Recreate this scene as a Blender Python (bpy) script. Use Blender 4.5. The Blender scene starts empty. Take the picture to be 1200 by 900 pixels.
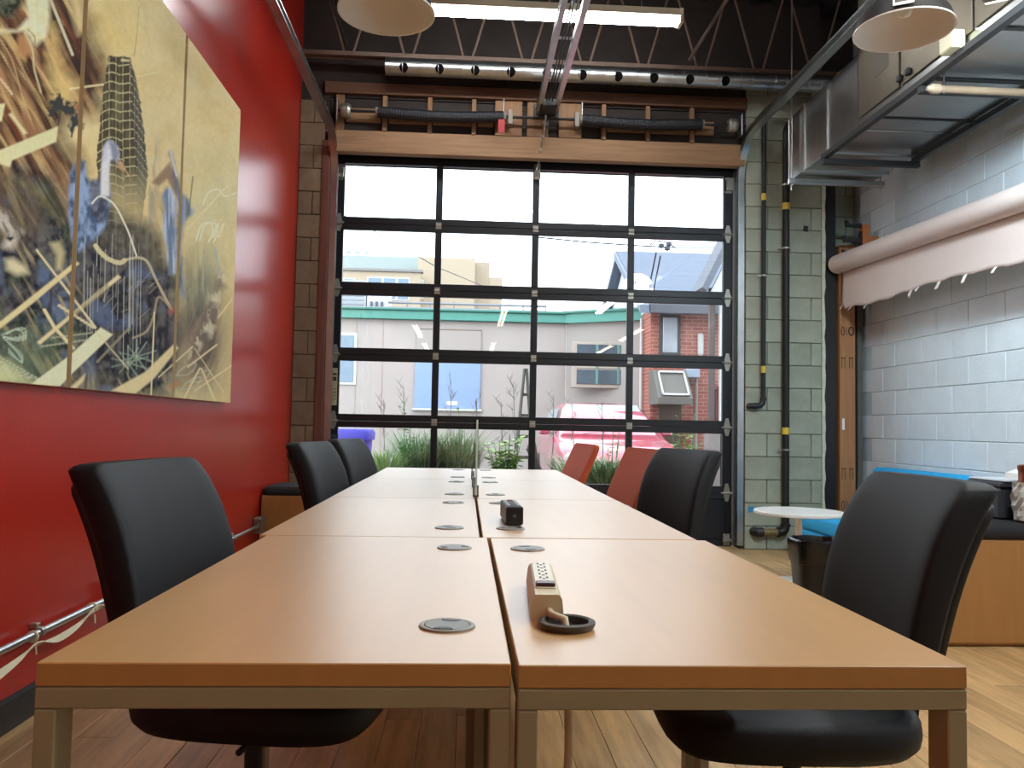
import bpy, bmesh, math, random
import numpy as np
from mathutils import Matrix, Vector
random.seed(7)
R = math.radians
C = bpy.context.scene.collection
SC = bpy.context.scene

# ---------------------------------------------------------------- camera
F = 966.0; VPX, VPY = 546.0, 498.5; ROLL = R(1.05); CZ = 1.04
def _basis():
    dy = np.array([(VPX-600)/F, (VPY-450)/F, 1.0]); dy /= np.linalg.norm(dy)
    p2 = np.array([(VPX+1000*math.cos(ROLL)-600)/F, (VPY+1000*math.sin(ROLL)-450)/F, 1.0])
    up = np.cross(dy, p2); up /= np.linalg.norm(up)
    if up[1] > 0: up = -up
    dx = np.cross(dy, up)
    if dx[0] < 0: dx = -dx
    return dx, dy, up
DX, DY, DZ = _basis()              # world axes seen in (right, down, forward) camera axes
def ray(px, py):
    v = np.array([(px-600)/F, (py-450)/F, 1.0]); return np.array([v@DX, v@DY, v@DZ])
def _hit(px, py, ax, val):
    r = ray(px, py); o = (0, 0, CZ)[ax]; p = r*((val-o)/r[ax]); p[2] += CZ; return p
def onX(px, py, v): return _hit(px, py, 0, v)
def onY(px, py, v): return _hit(px, py, 1, v)
def onZ(px, py, v): return _hit(px, py, 2, v)
cam = bpy.data.objects.new('camera', bpy.data.cameras.new('camera')); C.objects.link(cam)
cam.data.sensor_width = 36; cam.data.lens = F/1200*36; cam.data.clip_start = .02; cam.data.clip_end = 400
cr = [DX[0], DY[0], DZ[0]]; cd = [DX[1], DY[1], DZ[1]]; cf = [DX[2], DY[2], DZ[2]]
cam.matrix_world = Matrix(((cr[0], -cd[0], -cf[0], 0), (cr[1], -cd[1], -cf[1], 0), (cr[2], -cd[2], -cf[2], CZ), (0, 0, 0, 1)))
SC.camera = cam
# ---------------------------------------------------------------- sky, exposure
SKY = 4.8; TUBE = 50.0; TUBE_REAR = 14.0; TUBE_SIDE = 120.0; FLOOD = 340.0
w = bpy.data.worlds.new('overcast_sky'); SC.world = w; w.use_nodes = True
bg = w.node_tree.nodes['Background']; bg.inputs[0].default_value = (.85, .93, 1, 1); bg.inputs[1].default_value = SKY
SC.view_settings.view_transform = 'Standard'; SC.view_settings.look = 'None'
SC.view_settings.exposure = 0.0; SC.view_settings.gamma = 1.0; SC.view_settings.use_curve_mapping = False
SC.cycles.use_denoising = True; SC.cycles.max_bounces = 10; SC.cycles.diffuse_bounces = 5; SC.cycles.transparent_max_bounces = 16

# ---------------------------------------------------------------- materials
def s2l(c):
    return tuple((x/255/12.92 if x/255 <= .04045 else ((x/255+.055)/1.055)**2.4) for x in c)
_M = {}; EXT = [1.0]
def mat(name, col, rough=.5, metal=0., var=0., vs=6., bump=0., bs=80., rand=0., spec=.5, coat=0., stretch=None, trans=0., emit=0., col2=None, lin=False, grime=0.):
    """procedural principled material; col is sRGB 0-255"""
    if name in _M: return _M[name]
    m = bpy.data.materials.new(name); m.use_nodes = True; nt = m.node_tree; N = nt.nodes; L = nt.links
    b = N['Principled BSDF']; c = tuple(x*EXT[0] for x in (col if lin else s2l(col)))
    b.inputs['Base Color'].default_value = (*c, 1); b.inputs['Roughness'].default_value = rough
    b.inputs['Metallic'].default_value = metal; b.inputs['Specular IOR Level'].default_value = spec
    b.inputs['Coat Weight'].default_value = coat
    if emit: b.inputs['Emission Color'].default_value = (*c, 1); b.inputs['Emission Strength'].default_value = emit
    tc = N.new('ShaderNodeTexCoord'); mp = N.new('ShaderNodeMapping'); L.new(tc.outputs['Object'], mp.inputs[0])
    if stretch: mp.inputs['Scale'].default_value = stretch
    out = None
    if var or col2:
        n = N.new('ShaderNodeTexNoise'); n.inputs['Scale'].default_value = vs; n.inputs['Detail'].default_value = 5; n.inputs['Roughness'].default_value = .6
        L.new(mp.outputs[0], n.inputs['Vector'])
        if rand:
            oi = N.new('ShaderNodeObjectInfo'); ad = N.new('ShaderNodeVectorMath'); ad.operation = 'ADD'
            ml = N.new('ShaderNodeMath'); ml.operation = 'MULTIPLY'; ml.inputs[1].default_value = 50; L.new(oi.outputs['Random'], ml.inputs[0])
            L.new(mp.outputs[0], ad.inputs[0]); L.new(ml.outputs[0], ad.inputs[1]); L.new(ad.outputs[0], n.inputs['Vector'])
        r = N.new('ShaderNodeValToRGB'); L.new(n.outputs['Fac'], r.inputs[0])
        ca = tuple(x*(1-var) for x in c) if not col2 else s2l(col2)
        cb = tuple(min(1, x*(1+var)) for x in c)
        r.color_ramp.elements[0].position = .3; r.color_ramp.elements[1].position = .7
        r.color_ramp.elements[0].color = (*ca, 1); r.color_ramp.elements[1].color = (*cb, 1); out = r.outputs[0]
    if grime:
        n2 = N.new('ShaderNodeTexNoise'); n2.inputs['Scale'].default_value = 1.7; n2.inputs['Detail'].default_value = 8; n2.inputs['Roughness'].default_value = .7
        L.new(tc.outputs['Object'], n2.inputs['Vector']); r2 = N.new('ShaderNodeValToRGB'); L.new(n2.outputs['Fac'], r2.inputs[0])
        r2.color_ramp.elements[0].position = .42; r2.color_ramp.elements[1].position = .62
        g = 1-grime; r2.color_ramp.elements[0].color = (g, g, g*.95, 1); r2.color_ramp.elements[1].color = (1, 1, 1, 1)
        mx = N.new('ShaderNodeMix'); mx.data_type = 'RGBA'; mx.blend_type = 'MULTIPLY'; mx.inputs[0].default_value = 1
        if out: L.new(out, mx.inputs[6])
        else: mx.inputs[6].default_value = (*c, 1)
        L.new(r2.outputs[0], mx.inputs[7]); out = mx.outputs[2]
    if rand:
        oi = N.new('ShaderNodeObjectInfo'); hs = N.new('ShaderNodeHueSaturation'); mr = N.new('ShaderNodeMapRange')
        mr.inputs[3].default_value = 1-rand; mr.inputs[4].default_value = 1+rand; L.new(oi.outputs['Random'], mr.inputs[0]); L.new(mr.outputs[0], hs.inputs['Value'])
        if out: L.new(out, hs.inputs['Color'])
        else: hs.inputs['Color'].default_value = (*c, 1)
        out = hs.outputs[0]
    if out: L.new(out, b.inputs['Base Color'])
    if bump:
        n = N.new('ShaderNodeTexNoise'); n.inputs['Scale'].default_value = bs; n.inputs['Detail'].default_value = 4; L.new(mp.outputs[0], n.inputs['Vector'])
        bp = N.new('ShaderNodeBump'); bp.inputs['Strength'].default_value = bump; bp.inputs['Distance'].default_value = .01
        L.new(n.outputs['Fac'], bp.inputs['Height']); L.new(bp.outputs[0], b.inputs['Normal'])
    _M[name] = m; return m
def glass_mat(name, tint=(.96, .98, .98), rough=0.0, refl=1.5):
    m = bpy.data.materials.new(name); m.use_nodes = True; nt = m.node_tree; N = nt.nodes; L = nt.links
    N.remove(N['Principled BSDF']); o = N['Material Output']
    t = N.new('ShaderNodeBsdfTransparent'); t.inputs[0].default_value = (*tint, 1)
    g = N.new('ShaderNodeBsdfGlossy'); g.inputs['Roughness'].default_value = rough
    lw = N.new('ShaderNodeLayerWeight'); lw.inputs[0].default_value = .5
    pw = N.new('ShaderNodeMath'); pw.operation = 'POWER'; pw.inputs[1].default_value = 5; L.new(lw.outputs['Facing'], pw.inputs[0])
    fr = N.new('ShaderNodeMath'); fr.operation = 'MULTIPLY_ADD'; fr.inputs[1].default_value = .95; fr.inputs[2].default_value = ((refl-1)/(refl+1))**2; L.new(pw.outputs[0], fr.inputs[0])
    mx = N.new('ShaderNodeMixShader'); L.new(fr.outputs[0], mx.inputs[0]); L.new(t.outputs[0], mx.inputs[1]); L.new(g.outputs[0], mx.inputs[2])
    L.new(mx.outputs[0], o.inputs[0]); _M[name] = m; return m
def emit_mat(name, col, strength):
    m = bpy.data.materials.new(name); m.use_nodes = True; nt = m.node_tree; N = nt.nodes
    N.remove(N['Principled BSDF']); e = N.new('ShaderNodeEmission'); e.inputs[0].default_value = (*col, 1); e.inputs[1].default_value = strength
    nt.links.new(e.outputs[0], N['Material Output'].inputs[0]); _M[name] = m; return m
def vcol_mat(name, rough=.6):
    m = bpy.data.materials.new(name); m.use_nodes = True; N = m.node_tree.nodes; b = N['Principled BSDF']; b.inputs['Roughness'].default_value = rough
    a = N.new('ShaderNodeVertexColor'); a.layer_name = 'paint'; m.node_tree.links.new(a.outputs[0], b.inputs['Base Color']); _M[name] = m; return m
def brick_mat(name, c1, c2, mortar, bw, bh, rough=.8):
    m = bpy.data.materials.new(name); m.use_nodes = True; nt = m.node_tree; N = nt.nodes; L = nt.links; b = N['Principled BSDF']
    tc = N.new('ShaderNodeTexCoord'); mp = N.new('ShaderNodeMapping'); mp.inputs['Rotation'].default_value = (R(90), 0, 0); L.new(tc.outputs['Object'], mp.inputs[0])
    br = N.new('ShaderNodeTexBrick'); L.new(mp.outputs[0], br.inputs['Vector']); br.inputs['Scale'].default_value = 1
    br.inputs['Brick Width'].default_value = bw; br.inputs['Row Height'].default_value = bh; br.inputs['Mortar Size'].default_value = bh*.09
    e_ = EXT[0]
    for k_, c_ in (('Color1', c1), ('Color2', c2), ('Mortar', mortar)): br.inputs[k_].default_value = (*[x*e_ for x in s2l(c_)], 1)
    L.new(br.outputs[0], b.inputs['Base Color']); b.inputs['Roughness'].default_value = rough; _M[name] = m; return m

# ---------------------------------------------------------------- mesh building
class MB:
    def __init__(s): s.v = []; s.f = []; s.m = []
    def add(s, vs, fs, M=None, mi=0):
        o = len(s.v)
        s.v += [tuple(M @ Vector(p)) if M else tuple(p) for p in vs]
        s.f += [tuple(i+o for i in f) for f in fs]; s.m += [mi]*len(fs); return s
    def box(s, a, b, M=None, mi=0):
        (x0, x1), (y0, y1), (z0, z1) = [sorted((a[i], b[i])) for i in range(3)]
        vs = [(x0,y0,z0),(x1,y0,z0),(x1,y1,z0),(x0,y1,z0),(x0,y0,z1),(x1,y0,z1),(x1,y1,z1),(x0,y1,z1)]
        return s.add(vs, [(0,3,2,1),(4,5,6,7),(0,1,5,4),(1,2,6,5),(2,3,7,6),(3,0,4,7)], M, mi)
    def cbox(s, a, b, c=.004, M=None, mi=0):
        """box with chamfered edges"""
        ce = [(a[i]+b[i])/2 for i in range(3)]; h = [abs(b[i]-a[i])/2 for i in range(3)]; c = min(c, min(h)*.95)
        ids = {}; vs = []
        for sx in (-1, 1):
            for sy in (-1, 1):
                for sz in (-1, 1):
                    for ax in range(3):
                        sg = (sx, sy, sz); p = [ce[i]+sg[i]*(h[i]-(0 if i == ax else c)) for i in range(3)]
                        ids[(sx, sy, sz, ax)] = len(vs); vs.append(p)
        fs = []
        def q(l):
            pts = [Vector(vs[i]) for i in l]; n = (pts[1]-pts[0]).cross(pts[2]-pts[0]); cc = sum(pts, Vector())/len(pts)-Vector(ce)
            fs.append(tuple(l) if n.dot(cc) > 0 else tuple(reversed(l)))
        for ax in range(3):
            o = [i for i in range(3) if i != ax]
            for sg in (-1, 1):
                l = []
                for (p, r_) in ((-1,-1),(1,-1),(1,1),(-1,1)):
                    k = [0, 0, 0]; k[ax] = sg; k[o[0]] = p; k[o[1]] = r_; l.append(ids[(*k, ax)])
                q(l)
            for p in (-1, 1):
                for r_ in (-1, 1):
                    k0 = [0, 0, 0]; k1 = [0, 0, 0]; k0[ax] = -1; k1[ax] = 1
                    for k in (k0, k1): k[o[0]] = p; k[o[1]] = r_
                    q([ids[(*k0, o[0])], ids[(*k1, o[0])], ids[(*k1, o[1])], ids[(*k0, o[1])]])
        for sx in (-1, 1):
            for sy in (-1, 1):
                for sz in (-1, 1): q([ids[(sx, sy, sz, a_)] for a_ in range(3)])
        return s.add(vs, fs, M, mi)
    def tube(s, pts, r, n=10, cap=True, mi=0):
        pts = [Vector(p) for p in pts]; rs = r if isinstance(r, (list, tuple)) else [r]*len(pts)
        vs = []; fs = []; up = None
        for i, p in enumerate(pts):
            d = (pts[min(i+1, len(pts)-1)]-pts[max(i-1, 0)]).normalized()
            if up is None:
                up = Vector((0, 0, 1)) if abs(d.z) < .9 else Vector((1, 0, 0))
            a = d.cross(up).normalized(); b = a.cross(d).normalized(); up = b
            for k in range(n):
                t = 2*math.pi*k/n; vs.append(p+a*math.cos(t)*rs[i]+b*math.sin(t)*rs[i])
        for i in range(len(pts)-1):
            for k in range(n):
                k2 = (k+1) % n; fs.append((i*n+k, i*n+k2, (i+1)*n+k2, (i+1)*n+k))
        if cap: fs.append(tuple(reversed(range(n)))); fs.append(tuple(range((len(pts)-1)*n, len(pts)*n)))
        fs = [tuple(reversed(f)) for f in fs]
        return s.add(vs, fs, None, mi)
    def lathe(s, prof, n=32, M=None, mi=0, cap0=False, cap1=False, closed=False):
        """prof: list of (radius, z)"""
        vs = []; fs = []
        for (r, z) in prof:
            for k in range(n):
                t = 2*math.pi*k/n; vs.append((r*math.cos(t), r*math.sin(t), z))
        for i in range(len(prof)-1):
            for k in range(n):
                k2 = (k+1) % n; fs.append((i*n+k, i*n+k2, (i+1)*n+k2, (i+1)*n+k))
        if closed:
            e = (len(prof)-1)*n
            for k in range(n): k2 = (k+1) % n; fs.append((e+k, e+k2, k2, k))
        if cap0: fs.append(tuple(reversed(range(n))))
        if cap1: fs.append(tuple(range((len(prof)-1)*n, len(prof)*n)))
        return s.add(vs, fs, M, mi)
    def prism(s, poly, ax, a, b, M=None, mi=0):
        """poly: 2-D points in the two axes other than ax, extruded a..b along ax"""
        n = len(poly); vs = []
        for t in (a, b):
            for (u, v) in poly:
                p = [u, v]; p.insert(ax, t); vs.append(p)
        fs = [tuple(range(n)), tuple(reversed(range(n, 2*n)))]+[(i, i+n, (i+1) % n+n, (i+1) % n) for i in range(n)]
        ar = sum(poly[i][0]*poly[(i+1) % n][1]-poly[(i+1) % n][0]*poly[i][1] for i in range(n))
        if (ar > 0) == (ax != 1): fs = [tuple(reversed(f)) for f in fs]
        return s.add(vs, fs, M, mi)
    def rings(s, rings, cap=True, M=None, mi=0):
        n = len(rings[0]); vs = [p for r_ in rings for p in r_]; fs = []
        for i in range(len(rings)-1):
            for k in range(n):
                k2 = (k+1) % n; fs.append((i*n+k, i*n+k2, (i+1)*n+k2, (i+1)*n+k))
        if cap: fs.append(tuple(reversed(range(n)))); fs.append(tuple(range((len(rings)-1)*n, len(rings)*n)))
        return s.add(vs, fs, M, mi)
    def mesh(s, name, mats, smooth=None):
        me = bpy.data.meshes.new(name); me.from_pydata(s.v, [], s.f)
        if name in ('channel', 'body', 'cabin'):
            bm = bmesh.new(); bm.from_mesh(me); bmesh.ops.recalc_face_normals(bm, faces=bm.faces); bm.to_mesh(me); bm.free()
        for m in (mats if isinstance(mats, (list, tuple)) else [mats]): me.materials.append(m)
        if any(s.m): me.polygons.foreach_set('material_index', s.m)
        if smooth:
            me.polygons.foreach_set('use_smooth', [True]*len(me.polygons)); me.set_sharp_from_angle(angle=R(smooth))
        me.update(); return me
    def build(s, name, mats, parent=None, smooth=None, loc=None, rot=None):
        return link(name, s.mesh(name, mats, smooth), parent, loc, rot)
def link(name, me, parent=None, loc=None, rot=None):
    o = bpy.data.objects.new(name, me); C.objects.link(o); o.parent = parent
    if loc is not None: o.location = loc
    if rot is not None: o.rotation_euler = rot
    return o
def tag(o, label, cat, group=None, kind=None):
    o['label'] = label; o['category'] = cat
    if group: o['group'] = group
    if kind: o['kind'] = kind
    return o
def thing(name, label, cat, loc=(0, 0, 0), rz=0., group=None):
    o = bpy.data.objects.new(name, None); C.objects.link(o); o.location = loc; o.rotation_euler = (0, 0, rz); o.empty_display_size = .1
    return tag(o, label, cat, group)
def struct(o, label, cat):
    return tag(o, label, cat, None, 'structure')
def kids(o): return [c for c in C.objects if c.parent is o]
def dup(o, loc=None, rz=None, label=None, parent=None):
    c = o.copy(); C.objects.link(c)
    if parent is not None: c.parent = parent
    if loc is not None: c.location = loc
    if rz is not None: c.rotation_euler = (0, 0, rz)
    if label: c['label'] = label
    for k in kids(o): dup(k, parent=c)
    return c
def cut(o, cutter):
    """boolean difference baked into o's mesh; the cutter is removed"""
    md = o.modifiers.new('b', 'BOOLEAN'); md.object = cutter; md.solver = 'EXACT'
    dg = bpy.context.evaluated_depsgraph_get(); me = bpy.data.meshes.new_from_object(o.evaluated_get(dg))
    o.modifiers.clear(); o.data = me; bpy.data.objects.remove(cutter)
def XZ(Y, a, b, c, d):
    """world x0,x1,z0,z1 of a pixel box on the plane y=Y"""
    p = onY(a, (b+d)/2, Y); q = onY(c, (b+d)/2, Y); t = onY((a+c)/2, b, Y); u = onY((a+c)/2, d, Y)
    return p[0], q[0], u[2], t[2]
# ================================================================ the room
XL, XR, YD, YW, ZC = -1.50, 3.58, 7.35, 7.16, 4.95
M_red = mat('red_gloss_paint', (172, 38, 26), .28, var=.06, vs=2, bump=.06, bs=40)
M_block = mat('pale_blue_block_paint', (212, 223, 228), .5, var=.05, vs=5, bump=.25, bs=50, rand=.03)
M_blockg = mat('grey_green_block_paint', (160, 165, 148), .6, var=.09, vs=5, bump=.3, bs=45, rand=.05, grime=.18)
M_blockb = mat('bare_tan_block', (118, 102, 80), .8, var=.15, vs=9, bump=.4, bs=60, rand=.12)
M_joint = mat('painted_mortar', (184, 194, 198), .7, var=.08)
M_dark = mat('dark_ceiling_paint', (30, 29, 33), .8, var=.2, vs=3)
M_plank = mat('oak_floor_plank', (186, 150, 102), .38, var=.28, vs=3.2, rand=.16, stretch=(9, .8, 1), bump=.05, bs=12)
M_plaster = mat('light_plaster', (205, 203, 196), .8, var=.04)
M_lumber = mat('framing_lumber', (138, 106, 76), .7, var=.2, vs=4, stretch=(.6, 6, 9), bump=.15, bs=20, rand=.08)
M_lumberv = mat('upright_lumber', (132, 98, 68), .7, var=.2, vs=4, stretch=(9, 9, .6), bump=.15, bs=20, rand=.08)
M_redwood = mat('stained_jamb_wood', (100, 58, 46), .6, var=.25, vs=5, stretch=(9, 9, .6))
M_galv = mat('galvanised_steel', (188, 190, 190), .32, metal=1, var=.14, vs=7)
M_galvd = mat('dull_galvanised_sheet', (156, 156, 154), .3, metal=1, var=.2, vs=2.2, rand=.06)
M_blk = mat('black_enamel', (17, 19, 26), .4, var=.1)
M_steelblk = mat('black_iron', (22, 22, 24), .5, var=.25, vs=12)
M_white = mat('white_enamel', (235, 232, 224), .4)
M_brown_wall = mat('dark_sheathing', (46, 38, 34), .85, var=.25, vs=4)

# floor: planks along the room, a slab behind the camera
fl = MB().box((XL, -8, -.12), (7, -1, 0)).box((XL, -1, -.12), (XR+.1, YD+.15, -.014)).build('floor', mat('subfloor', (120, 88, 58), .8, var=.1)); struct(fl, 'oak strip floor of worn honey planks', 'floor')
PW = .124; pls = []
for L_ in (1.83, 1.22): pls.append(MB().cbox((-PW/2+.0008, -L_/2+.0008, -.016), (PW/2-.0008, L_/2-.0008, 0), .0016).mesh('plank', M_plank))
nrow = int((XR-XL)/PW)+1
for i in range(nrow):
    y = -1.0+(i*.53 % 1.1)*-1; k = i
    while y < YD:
        L_ = 1.83 if (k*7+i*3) % 3 else 1.22; k += 1
        if y+L_ < 1.2: y += L_; continue
        me = pls[0 if L_ == 1.83 else 1]; link('plank', me, fl, (XL+PW*(i+.5), y+L_/2, random.uniform(-.0006, .0006))); y += L_
# left wall, painted gloss red
wl = MB().box((XL-.15, -8, 0), (XL, YD+.1, ZC)).build('wall_left', M_red); struct(wl, 'glossy red painted side wall', 'wall')
bb = MB().prism([(XL, 0), (XL+.012, 0), (XL+.012, .10), (XL+.006, .112), (XL, .112)], 1, -8, 6.95).build('baseboard_left', mat('black_rubber', (24, 24, 26), .45)); struct(bb, 'black rubber baseboard along the red wall', 'baseboard')
# right wall: painted concrete blocks
wr = MB().box((XR+.006, -1, 0), (XR+.2, YD+.4, ZC)).box((XR+.2, -1, 0), (7, -.8, ZC)).build('wall_right', M_joint); struct(wr, 'pale blue painted concrete block wall', 'wall')
BL, BH = .406, .203
zl = onX(1200, 445.5, XR)[2]; z0 = zl-math.floor(zl/BH)*BH-BH
yj = onX(1136, 500, XR)[1]
mef = MB().cbox((0, -BL/2+.0025, -BH/2+.0025), (.03, BL/2-.0025, BH/2-.0025), .004).mesh('block', M_block)
meh = MB().cbox((0, -BL/4+.0025, -BH/2+.0025), (.03, BL/4-.0025, BH/2-.0025), .004).mesh('half_block', M_block)
c0 = round((onX(1136, 500, XR)[2]-z0)/BH-.5); ymax = YD+.1
for c in range(0, 24):
    z = z0+BH*(c+.5)
    if z+BH/2 > ZC: break
    if z-BH/2 < -.001:
        zt = z+BH/2
        if zt < .03: continue
    y = yj+(0 if (c-c0) % 2 == 0 else BL/2)-BL*8
    while y < ymax:
        if y+BL/2 > 4.0 and y+BL < ymax: link('block', mef, wr, (XR+random.uniform(-.0008, .0008), y+BL/2, max(z, BH/2)))
        y += BL
# rear of the hall behind the camera
wb = MB().box((XL-.15, -8.15, 0), (7.15, -8, ZC)).box((7, -8, 0), (7.15, -.8, ZC)).build('wall_rear', M_plaster); struct(wb, 'plain light plaster wall at the rear of the hall', 'wall')
# ceiling: dark ribbed deck
ce = MB().box((XL-.15, -8, ZC), (7.15, YD+.4, ZC+.1)).build('ceiling', M_dark); struct(ce, 'dark painted metal roof deck', 'ceiling')
rib = MB().prism([(-.05, 0), (-.03, -.045), (.03, -.045), (.05, 0)], 1, -2, YD).mesh('deck_rib', M_dark)
for i in range(22): link('deck_rib', rib, ce, (XL+.12+i*.23, 0, ZC))
# back wall around the roller door
OX0, OX1, OZ = -1.19, 2.40, 3.415
bw = MB()
bw.box((XL, YW+.02, 0), (OX0-.06, YD+.25, ZC))
bw.box((OX1+.03, YW+.03, 0), (3.15, YD+.25, ZC))
bw.box((3.15, YD+.1, 0), (XR+.006, YD+.25, ZC))
bw.box((OX0-.06, YW+.02, 3.90), (OX1+.03, YD+.25, ZC))
bw.box((OX0-.06, YD+.06, 3.42), (OX1+.03, YD+.25, 3.90))
bwo = bw.build('wall_back', [M_brown_wall]); struct(bwo, 'block wall around the glazed overhead door', 'wall')
def blocks(x0, x1, y, m, zmax, n, w=.397):
    mf = MB().cbox((-.5, 0, -BH/2+.0025), (.5, .03, BH/2-.0025), .004)
    for c in range(int(zmax/BH)):
        z = BH*(c+.5); xs = [x0]; x = x0+(w if c % 2 else w/2)
        while x < x1-.06: xs.append(x); x += w
        xs.append(x1)
        for a, b in zip(xs, xs[1:]):
            me = MB().cbox((-(b-a)/2+.0025, 0, -BH/2+.0025), ((b-a)/2-.0025, .03, BH/2-.0025), .004).mesh('block', m)
            link('block', me, bwo, ((a+b)/2, y+random.uniform(-.001, .001), z))
blocks(OX1+.06, 3.155, YW, M_blockg, 4.3, 2)
blocks(XL, OX0-.09, YW-.01, M_blockb, 4.0, 1, .25)
blocks(3.30, XR-.004, YD+.07, M_blockg, 4.3, 1)
# flaking plaster edge of the block pier
pe = MB()
zz = 0
rs = random.Random(3); poly = []
prev = .004
rows = []
for i in range(46):
    z = i*.09; d = rs.uniform(.0, .014); rows.append([(3.155, YW-.004, z), (3.175+d, YW-.004-d*.3, z), (3.178+d*.6, YW+.05, z), (3.155, YW+.05, z)])
pe.rings(rows).build('plaster_edge', mat('flaking_paint', (196, 196, 176), .8, var=.15, vs=20, bump=.6, bs=70), bwo)
# wood framing above the door: header beam, cripple studs, top plate, dark sheet for the shaded void
HY = YW-.03
hb = MB().cbox((OX0-.06, HY, 3.40), (OX1+.04, HY+.09, 3.585), .004).build('trim_1', M_lumber); struct(hb, 'knotty lumber header beam over the overhead door', 'trim')
pl = MB().cbox((OX0-.1, HY+.035, 3.585), (OX1+.06, HY+.075, 3.605), .003).build('shelf_edge', M_lumber, hb)
MB().cbox((OX0-.06, HY+.07, 3.60), (OX1+.03, HY+.10, 3.90)).build('void_shade_sheet', M_brown_wall, hb)  # dark sheet stands in for the shaded void behind the studs
for px in (450, 503, 555, 708, 760, 812):
    x = onY(px, 155, HY)[0]; MB().cbox((x-.02, HY+.02, 3.60), (x+.02, HY+.068, 3.92), .003).build('stud', M_lumberv, hb)
for a, b in ((580, 612), (618, 643), (655, 682), (392, 402)):
    x0 = onY(a, 150, HY)[0]; x1 = onY(b, 150, HY)[0]; MB().cbox((x0, HY+.03, 3.605), (x1, HY+.064, 3.93), .003).build('plywood_pad', M_lumberv, hb)
for a, b in ((404, 445), (455, 500), (507, 552), (560, 578), (712, 757), (764, 808), (816, 838)):
    x0 = onY(a, 150, HY)[0]; x1 = onY(b, 150, HY)[0]; MB().cbox((x0, HY+.03, 3.68), (x1, HY+.06, 3.80), .003).build('blocking', M_lumber, hb)
MB().cbox((OX0-.1, HY+.0, 3.92), (OX1+.06, HY+.06, 4.02), .003).build('top_plate', mat('dark_lumber', (92, 62, 44), .8, var=.2, vs=4, stretch=(.6, 6, 9)), hb)
# left jamb
jl = MB().cbox((-1.300, YW-.02, 0), (-1.228, YW+.10, 3.5), .004).build('trim_2', M_redwood); struct(jl, 'dark red wooden jamb beside the door track', 'trim')
# steel column and dark gap at the right corner
col = thing('steel_column', 'black steel column between the block pier and the side wall', 'column', (3.235, YW+.07, 0))
MB().box((-.055, -.05, 0), (.055, -.042, 4.3)).build('flange', M_steelblk, col)
MB().box((-.006, -.042, 0), (.006, .10, 4.3)).build('web', M_steelblk, col)
MB().box((-.055, .10, 0), (.055, .108, 4.3)).build('flange', M_steelblk, col)
# open web joist above the duct
def joist(y, zb, label, x0=XL+.02, x1=XR-.02, vx0=None):
    t = thing('steel_joist', label, 'joist', (0, y, zb), 0, 'roof joists')
    m = mat('joist_primer', (112, 92, 80), .6, var=.1)
    MB().box((x0, -.045, 0), (x1, -.004, .006)).box((x0, -.010, 0), (x1, -.004, .05)).build('bottom_chord', m, t)
    MB().box((x0, .004, 0), (x1, .045, .006)).box((x0, .004, 0), (x1, .010, .05)).build('bottom_chord', m, t)
    MB().box((x0, -.045, ZC-zb-.06), (x1, .045, ZC-zb-.05)).build('top_chord', m, t)
    p = .505; x = vx0-p*6
    me1 = MB().tube([(-.035, 0, .03), (-.035-p/2+.05, 0, ZC-zb-.06)], .010, 8).mesh('web_rod', m); me2 = MB().tube([(.035, 0, .03), (.035+p/2-.05, 0, ZC-zb-.06)], .010, 8).mesh('web_rod', m)
    while x < x1-.3:
        if x > x0+.3: link('web_rod', me1, t, (x, 0, 0)); link('web_rod', me2, t, (x, 0, 0))
        x += p
    return t
vx = onY(479, 55, 6.9)[0]
joist(6.9, 4.135, 'open web steel joist right above the perforated spiral duct', vx0=vx)
joist(5.2, 4.135, 'open web steel joist on the camera side of the fluorescent light', vx0=vx+.2)
br = thing('bridging_bars', 'pair of angled steel bridging bars under the dark roof deck', 'brace')
a = onY(405, 52, 6.85); MB().tube([a, (a[0]-.18, 5.2, 4.78)], .016, 8).build('bar', M_steelblk, br)
a = onY(808, 70, 6.85); MB().tube([a, (a[0]+.02, 5.2, 4.24)], .016, 8).build('bar', mat('bar_paint', (96, 84, 78), .6), br)
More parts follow.
